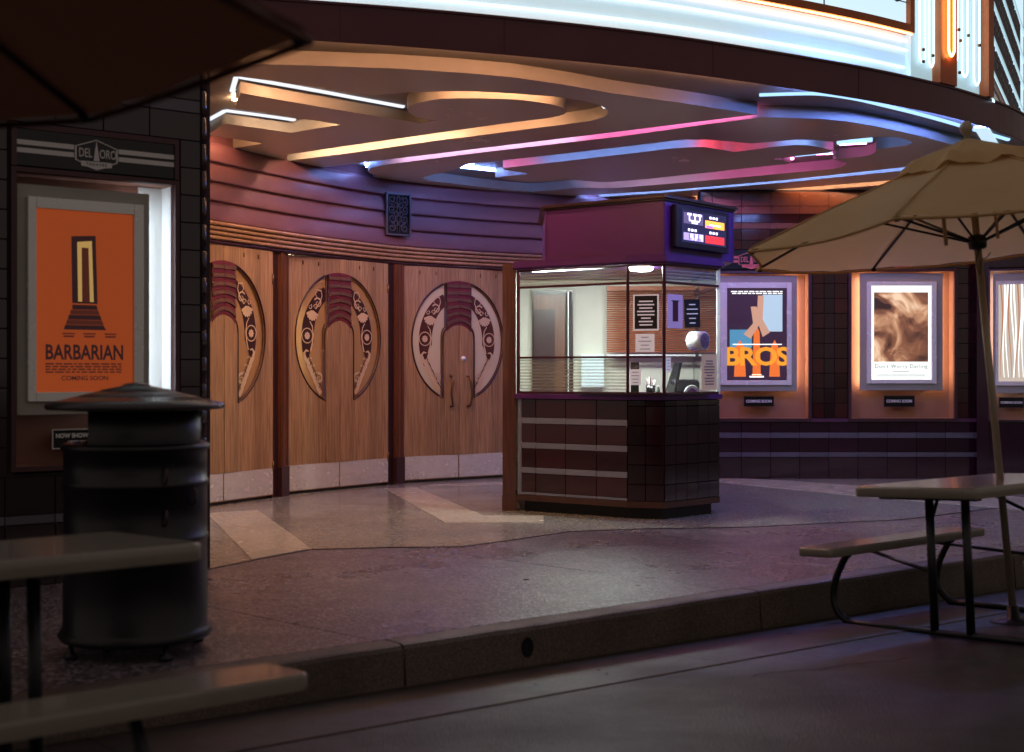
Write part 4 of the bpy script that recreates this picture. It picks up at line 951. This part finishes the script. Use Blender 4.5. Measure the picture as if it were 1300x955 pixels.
M_base = mat('booth bronze base', '#5c3c30', .35, metal=.4, noise=(6, .6, '#3c2620'))
b = MB(); b.prism(off(PL, -.06), 0, .10); BT(b, 'plinth', mat('plinth rubber', '#141011', .6))
b = MB(); b.prism(off(PL, .012), .10, .152); BT(b, 'base_trim', M_base)
# solid dado as a ring so that the inside is hollow
inn = off(PL, -.08); outp = off(PL, -.012)
b = MB()
for i in range(6):
    j = (i+1) % 6; b.prism([outp[i], outp[j], inn[j], inn[i]], .152, 1.01)
b.prism(inn, .152, .17); BT(b, 'booth_body', M_grout)
def face_frame(a, c): d = (c-a).normalized(); return Matrix.Translation((-B.x, -B.y, 0)) @ frame2(a, math.atan2(d.y, d.x)), (c-a).length
FM, FLn = face_frame(A, B)
rowsz = [(1.008, .842), (.788, .621), (.567, .400), (.346, .179)]; gz = [(.842, .788), (.621, .567), (.400, .346), (.179, .154)]
b = MB(); b.box(0.0, .04, -.008, 0, .154, 1.008); o = b.obj('edge_strip', M_stripB, bt, FM)
ce = [.04, .04+.155, .04+.47, .04+.785, FLn]
for z1, z0 in rowsz:
    for a, c in zip(ce[:-1], ce[1:]): tile(bt, FM, (a, c), 0, z0, z1, M_tile)
for z1, z0 in gz:
    for a, c in zip(ce[:-1], ce[1:]): tile(bt, FM, (a, c), 0, z0, z1, M_stripB, 'strip_tile', .002)
zj = [1.008, .957, .792, .627, .462, .297, .154]
for (P_, Q_, n_) in ((B, C, 2), (C, D, 5)):
    M_, L_ = face_frame(P_, Q_)
    for z1, z0 in zip(zj[:-1], zj[1:]):
        for i in range(n_): tile(bt, M_, (L_*i/n_, L_*(i+1)/n_), 0, z0, z1, M_tileD)
M_, L_ = face_frame(D, E)
for z1, z0 in zip(zj[:-1], zj[1:]):
    for i in range(5): tile(bt, M_, (L_*i/5, L_*(i+1)/5), 0, z0, z1, M_tileD)
b = MB(); b.prism(off(PL, .035), 1.012, 1.052); BT(b, 'counter_edge', M_booth)
b = MB(); b.prism([(p[0], p[1]) for p in off([B+(A-B)*.28, B, C, C+(D-C)*.55], .07)[:4]]+[((C+(D-C)*.55)+Vector((-.15, .15)))[:2], (B+(A-B)*.28+Vector((.1, .15)))[:2]], 1.054, 1.066); BT(b, 'pay_shelf', M_dkwood)
# frame and glass
def face(a, c, bars, vert=True):
    M_, L_ = face_frame(a, c); b = MB()
    for z0, z1, t in bars: b.box(.012, L_-.012, -.012 if t else -.008, .03, z0, z1)
    return M_, L_, b
M_mull = mat('booth mullion', '#4c1f2c', .3, metal=.3)
for (a, c, low) in ((A, B, 1), (B, C, 1), (C, D, 0), (D, E, 0)):
    bars = [(1.053, 1.075, 1), (1.992, 2.012, 1), (2.14, 2.155, 1)]+([(1.366, 1.384, 1)] if low else [])
    M_, L_, b = face(a, c, bars); b.obj('glazing_bar', M_mull, bt, M_)
    zz = [(1.075, 1.366, 1), (1.384, 1.992, 0), (2.012, 2.14, 1)] if low else [(1.075, 1.992, 0), (2.012, 2.14, 1)]
    for z0, z1, rd in zz:
        if low and c is C and z0 < 1.1: rd = 0
        b = MB(); b.quad((.012, .008, z0), (L_-.012, .008, z0), (L_-.012, .008, z1), (.012, .008, z1)); b.obj('reeded_pane' if rd else 'window_pane', M_reedg if rd else M_glass, bt, M_)
for P_, r_ in ((A, .016), (B, .013), (C, .014), (D, .016), (E, .02), (Fp, .02)):
    b = MB(); b.box(P_.x-r_, P_.x+r_, P_.y-r_, P_.y+r_, 1.053, 2.155, 0, .004); BT(b, 'mullion', M_mull if P_ is not D else M_alu)
b = MB(); b.box(-.085, .035, 12.02, 12.14, .14, 2.22); b.box(-.09, .04, 12.015, 12.145, 0, .139, 0); BT(b, 'corner_post', M_cpost)
# moulding band and box top
b = MB(); 
for o_, z0, z1 in ((.03, 2.156, 2.175), (.05, 2.175, 2.205), (.035, 2.205, 2.235)): b.prism(off(PL, o_), z0, z1)
BT(b, 'head_moulding', M_booth)
HP = [Vector((.30, 12.0)), Vector((1.277, 11.24)), Vector((1.995, 12.1)), Vector((1.995, 13.2)), Vector((.30, 13.2))]
b = MB(); b.prism([(p.x, p.y) for p in HP], 2.236, 2.69); BT(b, 'box_top', M_booth)
b = MB(); b.prism(off(HP, .02), 2.691, 2.708); b.prism(off(HP, .045), 2.708, 2.732); BT(b, 'cornice', M_dkwood)
b = MB()
for p in HP[:3]: b.box(p.x-.008, p.x+.008, p.y-.012, p.y+.004, 2.24, 2.69)
BT(b, 'corner_bead', M_booth)
# metal bird spikes along the ledge
b = MB(); r1 = random.Random(5)
for i in range(60):
    t = i/59; p = Vector((.06, 12.0)).lerp(Vector((.85, 11.40)), t)
    for k in (-1, 1): b.add([(p.x-.0015, p.y, 2.236), (p.x+.0015, p.y, 2.236), (p.x+k*.02+r1.uniform(-.01, .01), p.y-.01, 2.236+r1.uniform(.07, .10))], [[0, 1, 2]])
stuff(BT(b, 'bird_spikes', mat('spike steel', '#7a5468', .4, metal=.5)))
# show-time screen on the box top
d_ = (HP[2]-HP[1]).normalized(); SM = frame2(HP[1], math.atan2(d_.y, d_.x)); L_ = (HP[2]-HP[1]).length
SM2 = SM @ at(.09, -.012, 0)
scr = thing('display_screen', 'dark framed showtime screen on the purple box top of the booth', 'screen', SM2)
sw_, s0, s1 = .86, 2.30, 2.665
b = MB(); b.box(0, sw_, -.05, 0, s0, s1, 0, .01); b.obj('screen_housing', mat('screen housing', '#1d1826', .35), scr)
b = MB(); b.box(.08, sw_-.06, -.056, -.051, s0+.05, s1-.04); b.obj('screen_glass', mat('screen black', '#05050c', .1, emit=(.02, .02, .09), es=.4), scr)
SCc = [ink('screen white', '#d8d4e8', 1.2), ink('screen orange', '#e08a30', 1.1), ink('screen lilac', '#9080b8', .8), ink('screen red', '#b02828', .9), ink('screen dim', '#5a5068', .5), ink('screen violet', '#8050b0', 1)]
b = MB(); Y_ = -.0575; X = lambda u: .09+u*(sw_-.17); Z = lambda v: s0+.055+v*(s1-s0-.105)
flat(b, X(.02), X(.47), Z(.60), Z(.96), Y_, 4)
for k, u in enumerate((.15, .28, .39)): flat(b, X(u-.045), X(u+.045), Z(.88), Z(.95), Y_-.001, 0); flat(b, X(u-.012), X(u+.012), Z(.74), Z(.88), Y_-.001, 0)
flat(b, X(.14), X(.38), Z(.69), Z(.73), Y_-.001, 0); flat(b, X(.20), X(.34), Z(.62), Z(.66), Y_-.001, 0)
flat(b, X(.52), X(.98), Z(.55), Z(.80), Y_, 1); flat(b, X(.54), X(.70), Z(.56), Z(.63), Y_-.001, 5); flat(b, X(.62), X(.88), Z(.64), Z(.68), Y_-.001, 0)
flat(b, X(.02), X(.48), Z(.06), Z(.30), Y_, 2)
for i in range(9): flat(b, X(.14+.036*i), X(.14+.036*i+.02), Z(.16 if i % 2 else .08), Z(.28), Y_-.001, 0 if i % 3 else 4)
flat(b, X(.52), X(.98), Z(.04), Z(.30), Y_, 3)
for (u0, v0) in ((.62, .86), (.12, .36), (.62, .36)):
    for k in range(3): flat(b, X(u0+.075*k), X(u0+.045+.075*k), Z(v0), Z(v0+.08), Y_-.001, 0)
b.obj('screen_picture', SCc, scr)
# inside of the booth
M_cream = mat('booth cream wall', '#dad6c6', .6, noise=(2, .3, '#c4bfac'))
b = MB(); b.box(-.01, 1.79, 13.20, 13.29, .17, 2.15); b.box(.0, .06, 12.2, 13.19, .17, 2.15); BT(b, 'inner_wall', M_cream)
b = MB(); b.prism(off(PL, -.01), 2.157, 2.170); BT(b, 'booth_ceiling', mat('booth ceiling white', '#c8c8c0', .6))
b = MB(); b.prism(off(PL, -.09), .172, .19); BT(b, 'booth_floor', M_lobby)
b = MB(); b.box(.20, .60, 13.14, 13.198, .19, 2.05); b.obj('inner_door_frame', M_dkwood, bt).matrix_parent_inverse = binv
b = MB(); b.box(.215, .52, 13.115, 13.139, .19, 2.0); BT(b, 'inner_door', M_post)
b = MB(); b.box(.215, .42, 13.10, 13.114, .4, 1.86); BT(b, 'inner_door_panel', M_dkwood)
b = MB(); b.box(.53, .585, 13.10, 13.139, .19, 2.03); BT(b, 'door_edge', mat('door edge black', '#0c090b', .6))
b = MB(); b.box(.545, .555, 13.09, 13.099, .19, 2.03); BT(b, 'door_seal', M_alu)
bl = MB()
M_blind = mat('orange-brown slat', '#a85c38', .45, noise=(8, .3, '#8c4628'))
blind = thing('window_blind', 'rust brown slatted blind hanging inside the ticket booth', 'blind', at(.92, 13.0, 0))
for i in range(28):
    z = 2.02-.0215*i; b = MB(); b.add([(0, 0, z), (.86, 0, z), (.86, .02, z+.013), (0, .02, z+.013), (0, -.001, z-.002), (.86, -.001, z-.002)], [[0, 1, 2, 3], [4, 5, 1, 0]])
    if i == 0: bm = b.mesh('slat', M_blind)
    link('slat', bm, blind, at(0, 0, -.0215*i))
b = MB(); b.box(0, .86, -.012, .022, 1.40, 1.418); b.obj('bottom_rail', M_white, blind)
b = MB(); b.box(0, .86, -.02, .03, 2.04, 2.08); b.obj('head_rail', M_blind, blind)
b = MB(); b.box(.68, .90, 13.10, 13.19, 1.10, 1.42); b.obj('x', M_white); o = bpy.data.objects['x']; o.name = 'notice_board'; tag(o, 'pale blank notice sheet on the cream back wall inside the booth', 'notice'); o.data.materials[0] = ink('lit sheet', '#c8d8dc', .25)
b = MB(); b.lathe([(0, 2.125), (.085, 2.125), (.10, 2.14), (.10, 2.156)], 20, (1.12, 11.62)); o = b.obj('booth_lamp', emis('booth lamp glow', (.86, .95, 1), 100)); tag(o, 'round bright lamp under the ceiling of the ticket booth', 'lamp')
b = MB(); b.obox(A+Vector((.10, .0)), B-Vector((.06, -.04)), .045, .085, 2.146, 2.156); o = b.obj('booth_lamp', emis('booth added fill glow', (.92, 1, .94), 110)); tag(o, 'unseen light strip added behind the long front head rail to brighten the booth', 'lamp')  # extra strip out of sight, added as fill for the booth interior
b = MB(); b.prism(off(PL, -.10), 1.0, 1.03); BT(b, 'counter_top', M_dkwood)
# notices taped to the glass
def onface(a, c, x, Y):        # distance along face a->c where photo column x lies
    d = (c-a); r = (x-CX)/F; t = (r*a.y-a.x)/(d.x-r*d.y); return t*d.length
def sheet_on(a, c, px0, px1, py0, py1, name, label, cols, rows_=6, y=-.004, shape=None, tilt=0, wr=0):
    u0, u1 = onface(a, c, px0, 0), onface(a, c, px1, 0); d = (c-a).normalized(); pm = a+d*((u0+u1)/2); z0, z1 = WZ(py1, pm.y), WZ(py0, pm.y)
    M_ = frame2(a+d*((u0+u1)/2), math.atan2(d.y, d.x), (z0+z1)/2) @ Matrix.Rotation(tilt, 4, 'Y')
    w_, h = (u1-u0)/2, (z1-z0)/2; b = MB(); b.box(-w_, w_, y-.002, y, -h, h, 0)
    if len(cols) > 2: b.box(-w_*.88, w_*.88, y-.003, y-.0021, -h*.90, h*.93, 2)
    for i in range(rows_):
        zc = h*(.62-1.3*i/max(1, rows_-1)); l = w_*random.uniform(.35, .7)
        b.box(-l, l, y-.0045, y-.0031, zc-h*.035, zc+h*.035, 1)
    o = b.obj(name, cols[:3]); o.matrix_world = M_; tag(o, label, 'notice'); return o
pw = ink('notice white', '#dcd8e0', .12); pk = ink('notice black', '#17131a', .02); pl_ = ink('notice lilac', '#8d7ab0', .2); pg = ink('notice grey line', '#5c5068', .05); po_ = ink('notice tan', '#b59a86', .12)
sheet_on(B, C, 804, 836.5, 374, 420, 'notice', 'black printed notice with white border taped high on the booth corner pane', [pw, pw, pk], 8)
sheet_on(B, C, 807, 831, 424, 447, 'notice', 'white notice with scalloped edge below the black one on the booth glass', [pw, pg], 4)
sheet_on(B, C, 800, 814, 469, 489, 'notice', 'small white slip low on the booth corner pane, beside the pen cup', [pw, pg], 4)
o = sheet_on(C, D, 847, 866, 374, 417, 'notice', 'lilac notice with a dark middle on the right hand booth glass', [pl_, pk], 1)
bb = MB(); bb.box(-.035, .035, -.0105, -.007, -.085, .085); bb.obj('printed_panel', ink('notice maroon', '#40182c', .05), o)
sheet_on(C, D, 868, 888, 380, 416, 'notice', 'black card with white lines beside the lilac notice on the booth', [pk, pw], 5, tilt=-.04)
sheet_on(C, D, 890, 909.5, 450, 495, 'notice', 'tan menu card standing in the lower right corner of the booth glass', [po_, pg], 9)
sheet_on(C, D, 844.5, 851, 454, 472, 'notice', 'narrow white slip beside the mullion on the lower booth glass', [pw, pg], 4)
# speaking port
d = (D-C).normalized(); u = onface(C, D, 884, 0); pm = C+d*u; zc = WZ(433, pm.y)
VM = frame2(pm, math.atan2(d.y, d.x), zc) @ UP
vp = thing('speaking_port', 'round metal speaking port set in the right hand booth glass', 'speaking port', VM)
b = MB(); b.lathe([(.0, .09), (.075, .09), (.082, .085), (.082, -.05), (.07, -.055), (.066, .04), (0, .05)], 24); b.obj('port_ring', M_alu, vp)
b = MB(); b.lathe([(0, .096), (.066, .094)], 20)
for k in range(6): a = k*math.pi/3; b.tube([(0, 0, .099), (.06*math.cos(a), .06*math.sin(a), .099)], .004, 4)
b.obj('port_disc', mat('port disc lilac', '#8c7a94', .4), vp)
# things on the counter inside
def stand(px, Y, z): return at(WX(px, Y), Y, z)
rg = thing('cash_register', 'dark counter register with tilted screen and domed ticket slot in the booth', 'cash register', stand(872, 11.72, 1.031) @ Matrix.Rotation(R(35), 4, 'Z'))
b = MB(); b.box(-.17, .19, -.02, .10, 0, .035, 0, .008); b.obj('register_base', mat('grey plastic', '#8a868c', .4), rg)
b = MB(); b.add([(-.15, .0, .04), (-.12, .0, .04), (.0, .06, .30), (-.03, .06, .30), (-.15, .12, .04), (-.12, .12, .04), (.0, .13, .30), (-.03, .13, .30)], [[0, 1, 2, 3], [4, 7, 6, 5], [1, 5, 6, 2], [0, 3, 7, 4], [3, 2, 6, 7]]); b.obj('register_screen', M_black, rg)
b = MB(); b.box(-.12, .18, .02, .10, .036, .15, 0, .02); b.obj('register_body', mat('dark plastic', '#26202a', .35), rg)
b = MB()
for r_ in (.095, .080):
    b.add([], []); b.tube([(.03+r_*math.cos(a), -.03, .0+r_*math.sin(a)) for a in [i*math.pi/12 for i in range(13)]], .009, 6, 0)
b.obj('ticket_arch', M_alu, rg)
b = MB(); b.add([(.03+.074*math.cos(a), -.024, .074*math.sin(a)) for a in [i*math.pi/12 for i in range(13)]], [list(range(13))]); b.obj('arch_plate', mat('arch plate lilac', '#7a6880', .35), rg)
pc = thing('pen_cup', 'dark cup full of pens on the booth counter behind the corner pane', 'cup', stand(826, 11.55, 1.031))
b = MB(); b.lathe([(0, 0), (.038, 0), (.042, .10), (.036, .10), (.034, .01), (0, .01)], 18); b.obj('cup', M_black, pc)
for k in range(7):
    a = k*.9; b = MB(); b.tube([(.012*math.cos(a), .012*math.sin(a), .02), (.04*math.cos(a), .04*math.sin(a), .15+.012*(k % 3))], .005, 6); b.obj('pen', [M_alu, M_key1, M_white, M_casetrim][k % 4], pc)
jar = thing('hand_sanitizer', 'small clear bottle with white cap next to the pen cup in the booth', 'bottle', stand(835, 11.48, 1.031))
b = MB(); b.lathe([(0, 0), (.02, 0), (.022, .06), (.012, .08), (.010, .085)], 14); b.obj('bottle', mat('pale plastic', '#b8c4b4', .2), jar)
b = MB(); b.lathe([(.012, .085), (.012, .10), (0, .10)], 12); b.obj('cap', M_white, jar)
cs = thing('card_stand', 'orange and dark card leaning behind the white slip on the booth counter', 'card', stand(806, 11.52, 1.031))
b = MB(); b.box(-.035, .035, 0, .006, 0, .30); b.obj('card', M_black, cs); b = MB(); b.box(-.028, .028, -.003, -.0005, .20, .29); b.obj('card_picture', M_key2, cs)

# ------------------------------------------------------------------ picnic tables
def picnic(label, M, x0, x1, seats, w_=.375, legs_x=(-.55, .38), uy=(-.14, .14)):
    root = thing('picnic_table', label, 'picnic table', M, 'picnic tables on the street')
    def slabm(xa, xb, ya, yb, z0, z1, r=.05):
        b = MB(); P = []
        for cx, cy, a0 in ((xb-r, yb-r, 0), (xa+r, yb-r, 90), (xa+r, ya+r, 180), (xb-r, ya+r, 270)):
            P += [(cx+r*math.cos(R(a0+15*i)), cy+r*math.sin(R(a0+15*i))) for i in range(7)]
        n_ = len(P); cxm, cym = (xa+xb)/2, (ya+yb)/2
        def sh(p, d): v = Vector((p[0]-cxm, p[1]-cym)); l = v.length; return (p[0]-v.x/l*d, p[1]-v.y/l*d)
        vs = []
        for d, z in ((.006, z0), (0, z0+.008), (0, z1-.012), (.004, z1-.004), (.012, z1)): vs += [(*sh(p, d), z) for p in P]
        f = [[k*n_+i, k*n_+(i+1) % n_, (k+1)*n_+(i+1) % n_, (k+1)*n_+i] for k in range(4) for i in range(n_)]
        b.add(vs, f, 0, True); b.add(vs[4*n_:], [list(range(n_))]); b.add(vs[:n_], [list(range(n_))[::-1]]); return b
    slabm(x0, x1, -w_, w_, .765, .825).obj('table_top', M_table, root)
    for s, (ya, yb) in zip((1, -1), [q or (0, 0) for q in seats]):
        if ya == yb: continue
        slabm(x0-.10, x1, min(s*ya, s*yb), max(s*ya, s*yb), .425, .475, .03).obj('bench_seat', M_table, root)
    for lx in legs_x:
        b = MB(); P = []
        yo, yi = [(q[0]+q[1])/2 if q else 0 for q in seats]
        P = [(lx, yo-.04, .422), (lx, yo-.01, .40), (lx, yo+.06, .28), (lx, yo+.085, .17), (lx, yo+.06, .08), (lx, yo-.01, .03), (lx, yo-.10, .022)]
        P += [(lx, -yi+.10, .022), (lx, -yi+.01, .03), (lx, -yi-.06, .08), (lx, -yi-.085, .17), (lx, -yi-.06, .28), (lx, -yi+.01, .40), (lx, -yi+.04, .422)]
        if not seats[0]: P = [(lx, .30, .022)]+P[7:]
        b.tube([tuple(v) for v in smooth_line(P, 4)], .021, 8); b.obj('bench_frame', M_frame, root)
        for yy in uy:
            b = MB(); b.tube([(lx, yy, .03), (lx, yy, .764)], .024, 8); b.obj('leg', M_frame, root)
        b = MB(); sg = 1 if lx < (x0+x1)/2 else -1; b.tube([(lx, uy[1], .60), (lx+sg*.32, .14, .764)], .011, 6); b.tube([(lx, uy[1], .35), (lx+sg*.22, (yo-.03) if seats[0] else .05, .42 if seats[0] else .74)], .011, 6); b.obj('brace', M_frame, root)
        b = MB(); b.box(lx-.03, lx+.03, -.30, .30, .745, .764); b.obj('top_bracket', M_frame, root)
    return root
TM = Matrix.Translation((2.87, 7.80, -.20)) @ Matrix.Rotation(R(40), 4, 'Z') @ Matrix.Rotation(R(-2.9), 4, 'X')
picnic('grey picnic table with attached bench at the right, umbrella pole through it', TM, -.90, .62, ((.46, .70), (.68, .92)), legs_x=(-.72, .36), uy=(-.22, .0))
TL = Matrix.Translation((-1.80, 4.31, -.165)) @ Matrix.Rotation(R(40), 4, 'Z') @ Matrix.Rotation(R(-2.4), 4, 'X')
picnic('grey picnic table cut off at the lower left, in front of the black trash bin', TL, -.90, .72, (None, (.78, 1.03)), legs_x=(-.55, .22))

# ------------------------------------------------------------------ umbrellas
def umbrella(name_label, M, Rr, zr, za, a0, cloth, hub_z, tiltv=0, group=None, foot=True, sag=.05, cap=True):
    root = thing('patio_umbrella', name_label, 'umbrella', M, group)
    def pt(k, r, extra=0):      # k in eighths, r 0..1
        a = a0+k*math.pi/4; f = k-math.floor(k); e = math.cos(math.pi/8)/math.cos(abs(f-.5)*math.pi/4) if f else 1
        chord = math.cos(math.pi/8)/math.cos((f-.5)*math.pi/4)
        rad = Rr*r*(chord if f else 1)*(1-.035*math.sin(f*math.pi)*r*r)
        z = za+(zr-za)*(r**.94)-sag*math.sin(math.pi*f)*r*(1-r*.55)*1.2+.02*math.sin(math.pi*r)
        return (rad*math.cos(a), rad*math.sin(a), z+extra)
    ns, nr = 8, 12
    b = MB(); r0 = .16; vs = []; kk = 8*ns
    for j in range(nr+1):
        r = r0+(1-r0)*j/nr
        for k in range(kk): x, y, z = pt(k/ns, r); w = .004*math.sin(k*2.3+j*1.1)*r; vs.append((x, y, z+w))
    b.add(vs, [[j*kk+k, j*kk+(k+1) % kk, (j+1)*kk+(k+1) % kk, (j+1)*kk+k] for j in range(nr) for k in range(kk)], 0, True)
    b.obj('canopy', cloth, root)
    b = MB(); hem = [pt(k/ns, 1.0, -.012) for k in range(kk)]; b.tube(hem, .009, 5, 0, True); b.obj('hem', cloth, root)
    b = MB()
    for k in range(8): b.tube([pt(k, r, .005) for r in (.2, .4, .6, .8, .99)], .004, 4)
    b.obj('seam', cloth, root)
    if cap:
        b = MB(); vs = []
        for j in range(6):
            r = .02+.30*j/5
            for k in range(kk):
                x, y, z = pt(k/ns, r, .0); lift = .055+.010*math.sin(k*1.7+1)*(j/5)+(.010*math.sin(k*.9) if j > 3 else 0)-(.035 if j == 5 else 0); vs.append((x, y, z+lift))
        b.add(vs, [[j*kk+k, j*kk+(k+1) % kk, (j+1)*kk+(k+1) % kk, (j+1)*kk+k] for j in range(5) for k in range(kk)], 0, True); b.obj('vent_cap', cloth, root)
        b = MB(); b.lathe([(0, za+.15), (.020, za+.146), (.034, za+.13), (.038, za+.11), (.032, za+.085), (.018, za+.068), (.016, za+.02)], 16); b.obj('finial', M_pole, root)
    for k in range(8):
        b = MB(); b.tube([pt(k, .03, -.03), pt(k, .5, -.022), pt(k, .985, -.012)], .009, 6); rb = b.obj('rib', M_rib, root)
        b = MB(); a = a0+k*math.pi/4; b.tube([(.04*math.cos(a), .04*math.sin(a), hub_z), pt(k, .52, -.035)], .008, 6); b.obj('strut', M_rib, rb)
        b = MB(); q = pt(k, .985, -.02); b.lathe([(0, q[2]+.012), (.016, q[2]+.008), (.016, q[2]-.012), (0, q[2]-.016)], 8, (q[0], q[1])); b.obj('rib_pocket', M_rib, rb)
    b = MB(); b.lathe([(.02, hub_z-.05), (.05, hub_z-.04), (.055, hub_z), (.05, hub_z+.03), (.02, hub_z+.04)], 14); b.obj('hub', M_rib, root)
    b = MB(); b.tube([(0, 0, .0), (0, 0, za+.03)], .021, 12); b.obj('pole', M_pole, root)
    b = MB(); b.lathe([(0, .0), (.13, 0), (.135, .015), (.12, .025), (.04, .03), (.03, .10), (.0, .10)], 28); b.obj('base', M_frame, root)
    return root
UM = Matrix.Translation((2.895, 7.72, -.20)) @ Matrix.Rotation(R(-2.6), 4, 'Y') @ Matrix.Rotation(R(40), 4, 'Z') @ Matrix.Rotation(R(-3.2), 4, 'X')
um = umbrella('tan canvas patio umbrella at the right, over the far picnic table', UM, 1.40, 2.25, 2.78, R(180+10-40), M_can, 2.22, group='patio umbrellas by the street tables')
b = MB(); b.tube([(-1.02, -.42, 2.30), (-1.03, -.43, 2.24), (-1.03, -.43, 2.10)], .010, 6); b.tube([(-.84, -.60, 2.30), (-.86, -.62, 2.2), (-.86, -.62, 2.11)], .008, 6); b.obj('tie_strap', M_can, um)
b = MB(); b.tube([tuple(v) for v in smooth_line([(-.02, -.03, 2.18), (-.10, -.04, 2.10), (-.07, -.04, 2.02), (-.03, -.03, 2.10), (.03, -.03, 2.12), (.08, -.03, 2.15)], 4)], .003, 5); b.obj('cord', M_rib, um)
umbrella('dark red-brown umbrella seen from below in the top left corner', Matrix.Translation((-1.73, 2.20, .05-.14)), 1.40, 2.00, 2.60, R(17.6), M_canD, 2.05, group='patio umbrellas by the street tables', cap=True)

# ------------------------------------------------------------------ trash bin
bn = thing('trash_bin', 'black round metal trash bin with a stepped conical lid, in front of the pillar', 'trash bin', at(-1.69, 6.02, 0) @ Matrix.Rotation(R(0), 4, 'Z'))
b = MB(); b.lathe([(0, .06), (.30, .06), (.325, .065), (.338, .085), (.325, .105), (.315, .12), (.312, .50), (.318, .505), (.318, .52), (.312, .525), (.312, .74), (.320, .745), (.320, .765), (.312, .77), (.312, .90), (.325, .905), (.325, .925), (.30, .935), (.28, .935), (.28, .30), (0, .30)], 48); b.obj('bin_body', M_blkpaint, bn)
b = MB()
for (a0, a1) in ((-118, 0), (40, 150)): b.lathe([(.255 if a0 > 0 else .29, .93), (.29, .935), (.29, 1.085), (.27, 1.09)], 20, (0, 0), R(a0), R(a1))
b.obj('bin_hood', M_blkpaint, bn)
b = MB(); b.lathe([(.265, .93), (.265, 1.09)], 8, (0, 0), R(-30), R(8)); b.obj('hood_strap', M_blkpaint, bn)
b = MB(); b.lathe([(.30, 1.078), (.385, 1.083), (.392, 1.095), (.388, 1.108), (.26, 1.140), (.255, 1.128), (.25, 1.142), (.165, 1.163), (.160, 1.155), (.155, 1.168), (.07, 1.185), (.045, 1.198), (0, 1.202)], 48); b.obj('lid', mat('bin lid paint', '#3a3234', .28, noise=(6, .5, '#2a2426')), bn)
b = MB()
for a in range(4): q = (.30*math.cos(a*math.pi/2+.7), .30*math.sin(a*math.pi/2+.7)); b.lathe([(0, 0), (.03, 0), (.03, .02), (.012, .03), (.012, .062), (0, .062)], 10, q)
b.obj('levelling_foot', M_frame, bn)
b = MB()
for a, z in ((-52, .62), (-52, .80), (-25, .70)):
    q = Vector((.318*math.cos(R(a)), .318*math.sin(R(a)))); b.tube([(q.x, q.y, z-.035), (q.x*1.05, q.y*1.05, z-.025), (q.x*1.05, q.y*1.05, z+.025), (q.x, q.y, z+.035)], .006, 6)
b.obj('door_catch', M_casetrim, bn)

# loose pieces that can be told apart become objects of their own
def explode(o):
    me = o.data; n = len(me.vertices); par = list(range(n))
    def fd(i):
        while par[i] != i: par[i] = par[par[i]]; i = par[i]
        return i
    for p in me.polygons:
        r = fd(p.vertices[0])
        for v in p.vertices[1:]: par[fd(v)] = r
    gr_ = {}
    for p in me.polygons: gr_.setdefault(fd(p.vertices[0]), []).append(p)
    if len(gr_) < 2: return
    for k, ps in enumerate(gr_.values()):
        ids = sorted({v for p in ps for v in p.vertices}); ix = {v: i for i, v in enumerate(ids)}
        m2 = bpy.data.meshes.new(o.name); m2.from_pydata([me.vertices[v].co[:] for v in ids], [], [[ix[v] for v in p.vertices] for p in ps])
        for q in me.materials: m2.materials.append(q)
        m2.polygons.foreach_set('material_index', [p.material_index for p in ps]); m2.polygons.foreach_set('use_smooth', [p.use_smooth for p in ps]); m2.update()
        if k == 0: first = m2
        else:
            c = o.copy(); c.data = m2; COL.objects.link(c)
    o.data = first
for o in list(bpy.data.objects):
    if o.type == 'MESH' and o.name.split('.')[0] in ('header_stripe', 'corner_bead', 'levelling_foot', 'door_catch', 'hinge', 'hook', 'tube_socket', 'letter_rail', 'fascia_seam', 'board_joint', 'tie_strap', 'lamp_tube', 'bin_hood', 'brace', 'pilaster_channel', 'orange_pilaster', 'glazing_bar'):
        explode(o)
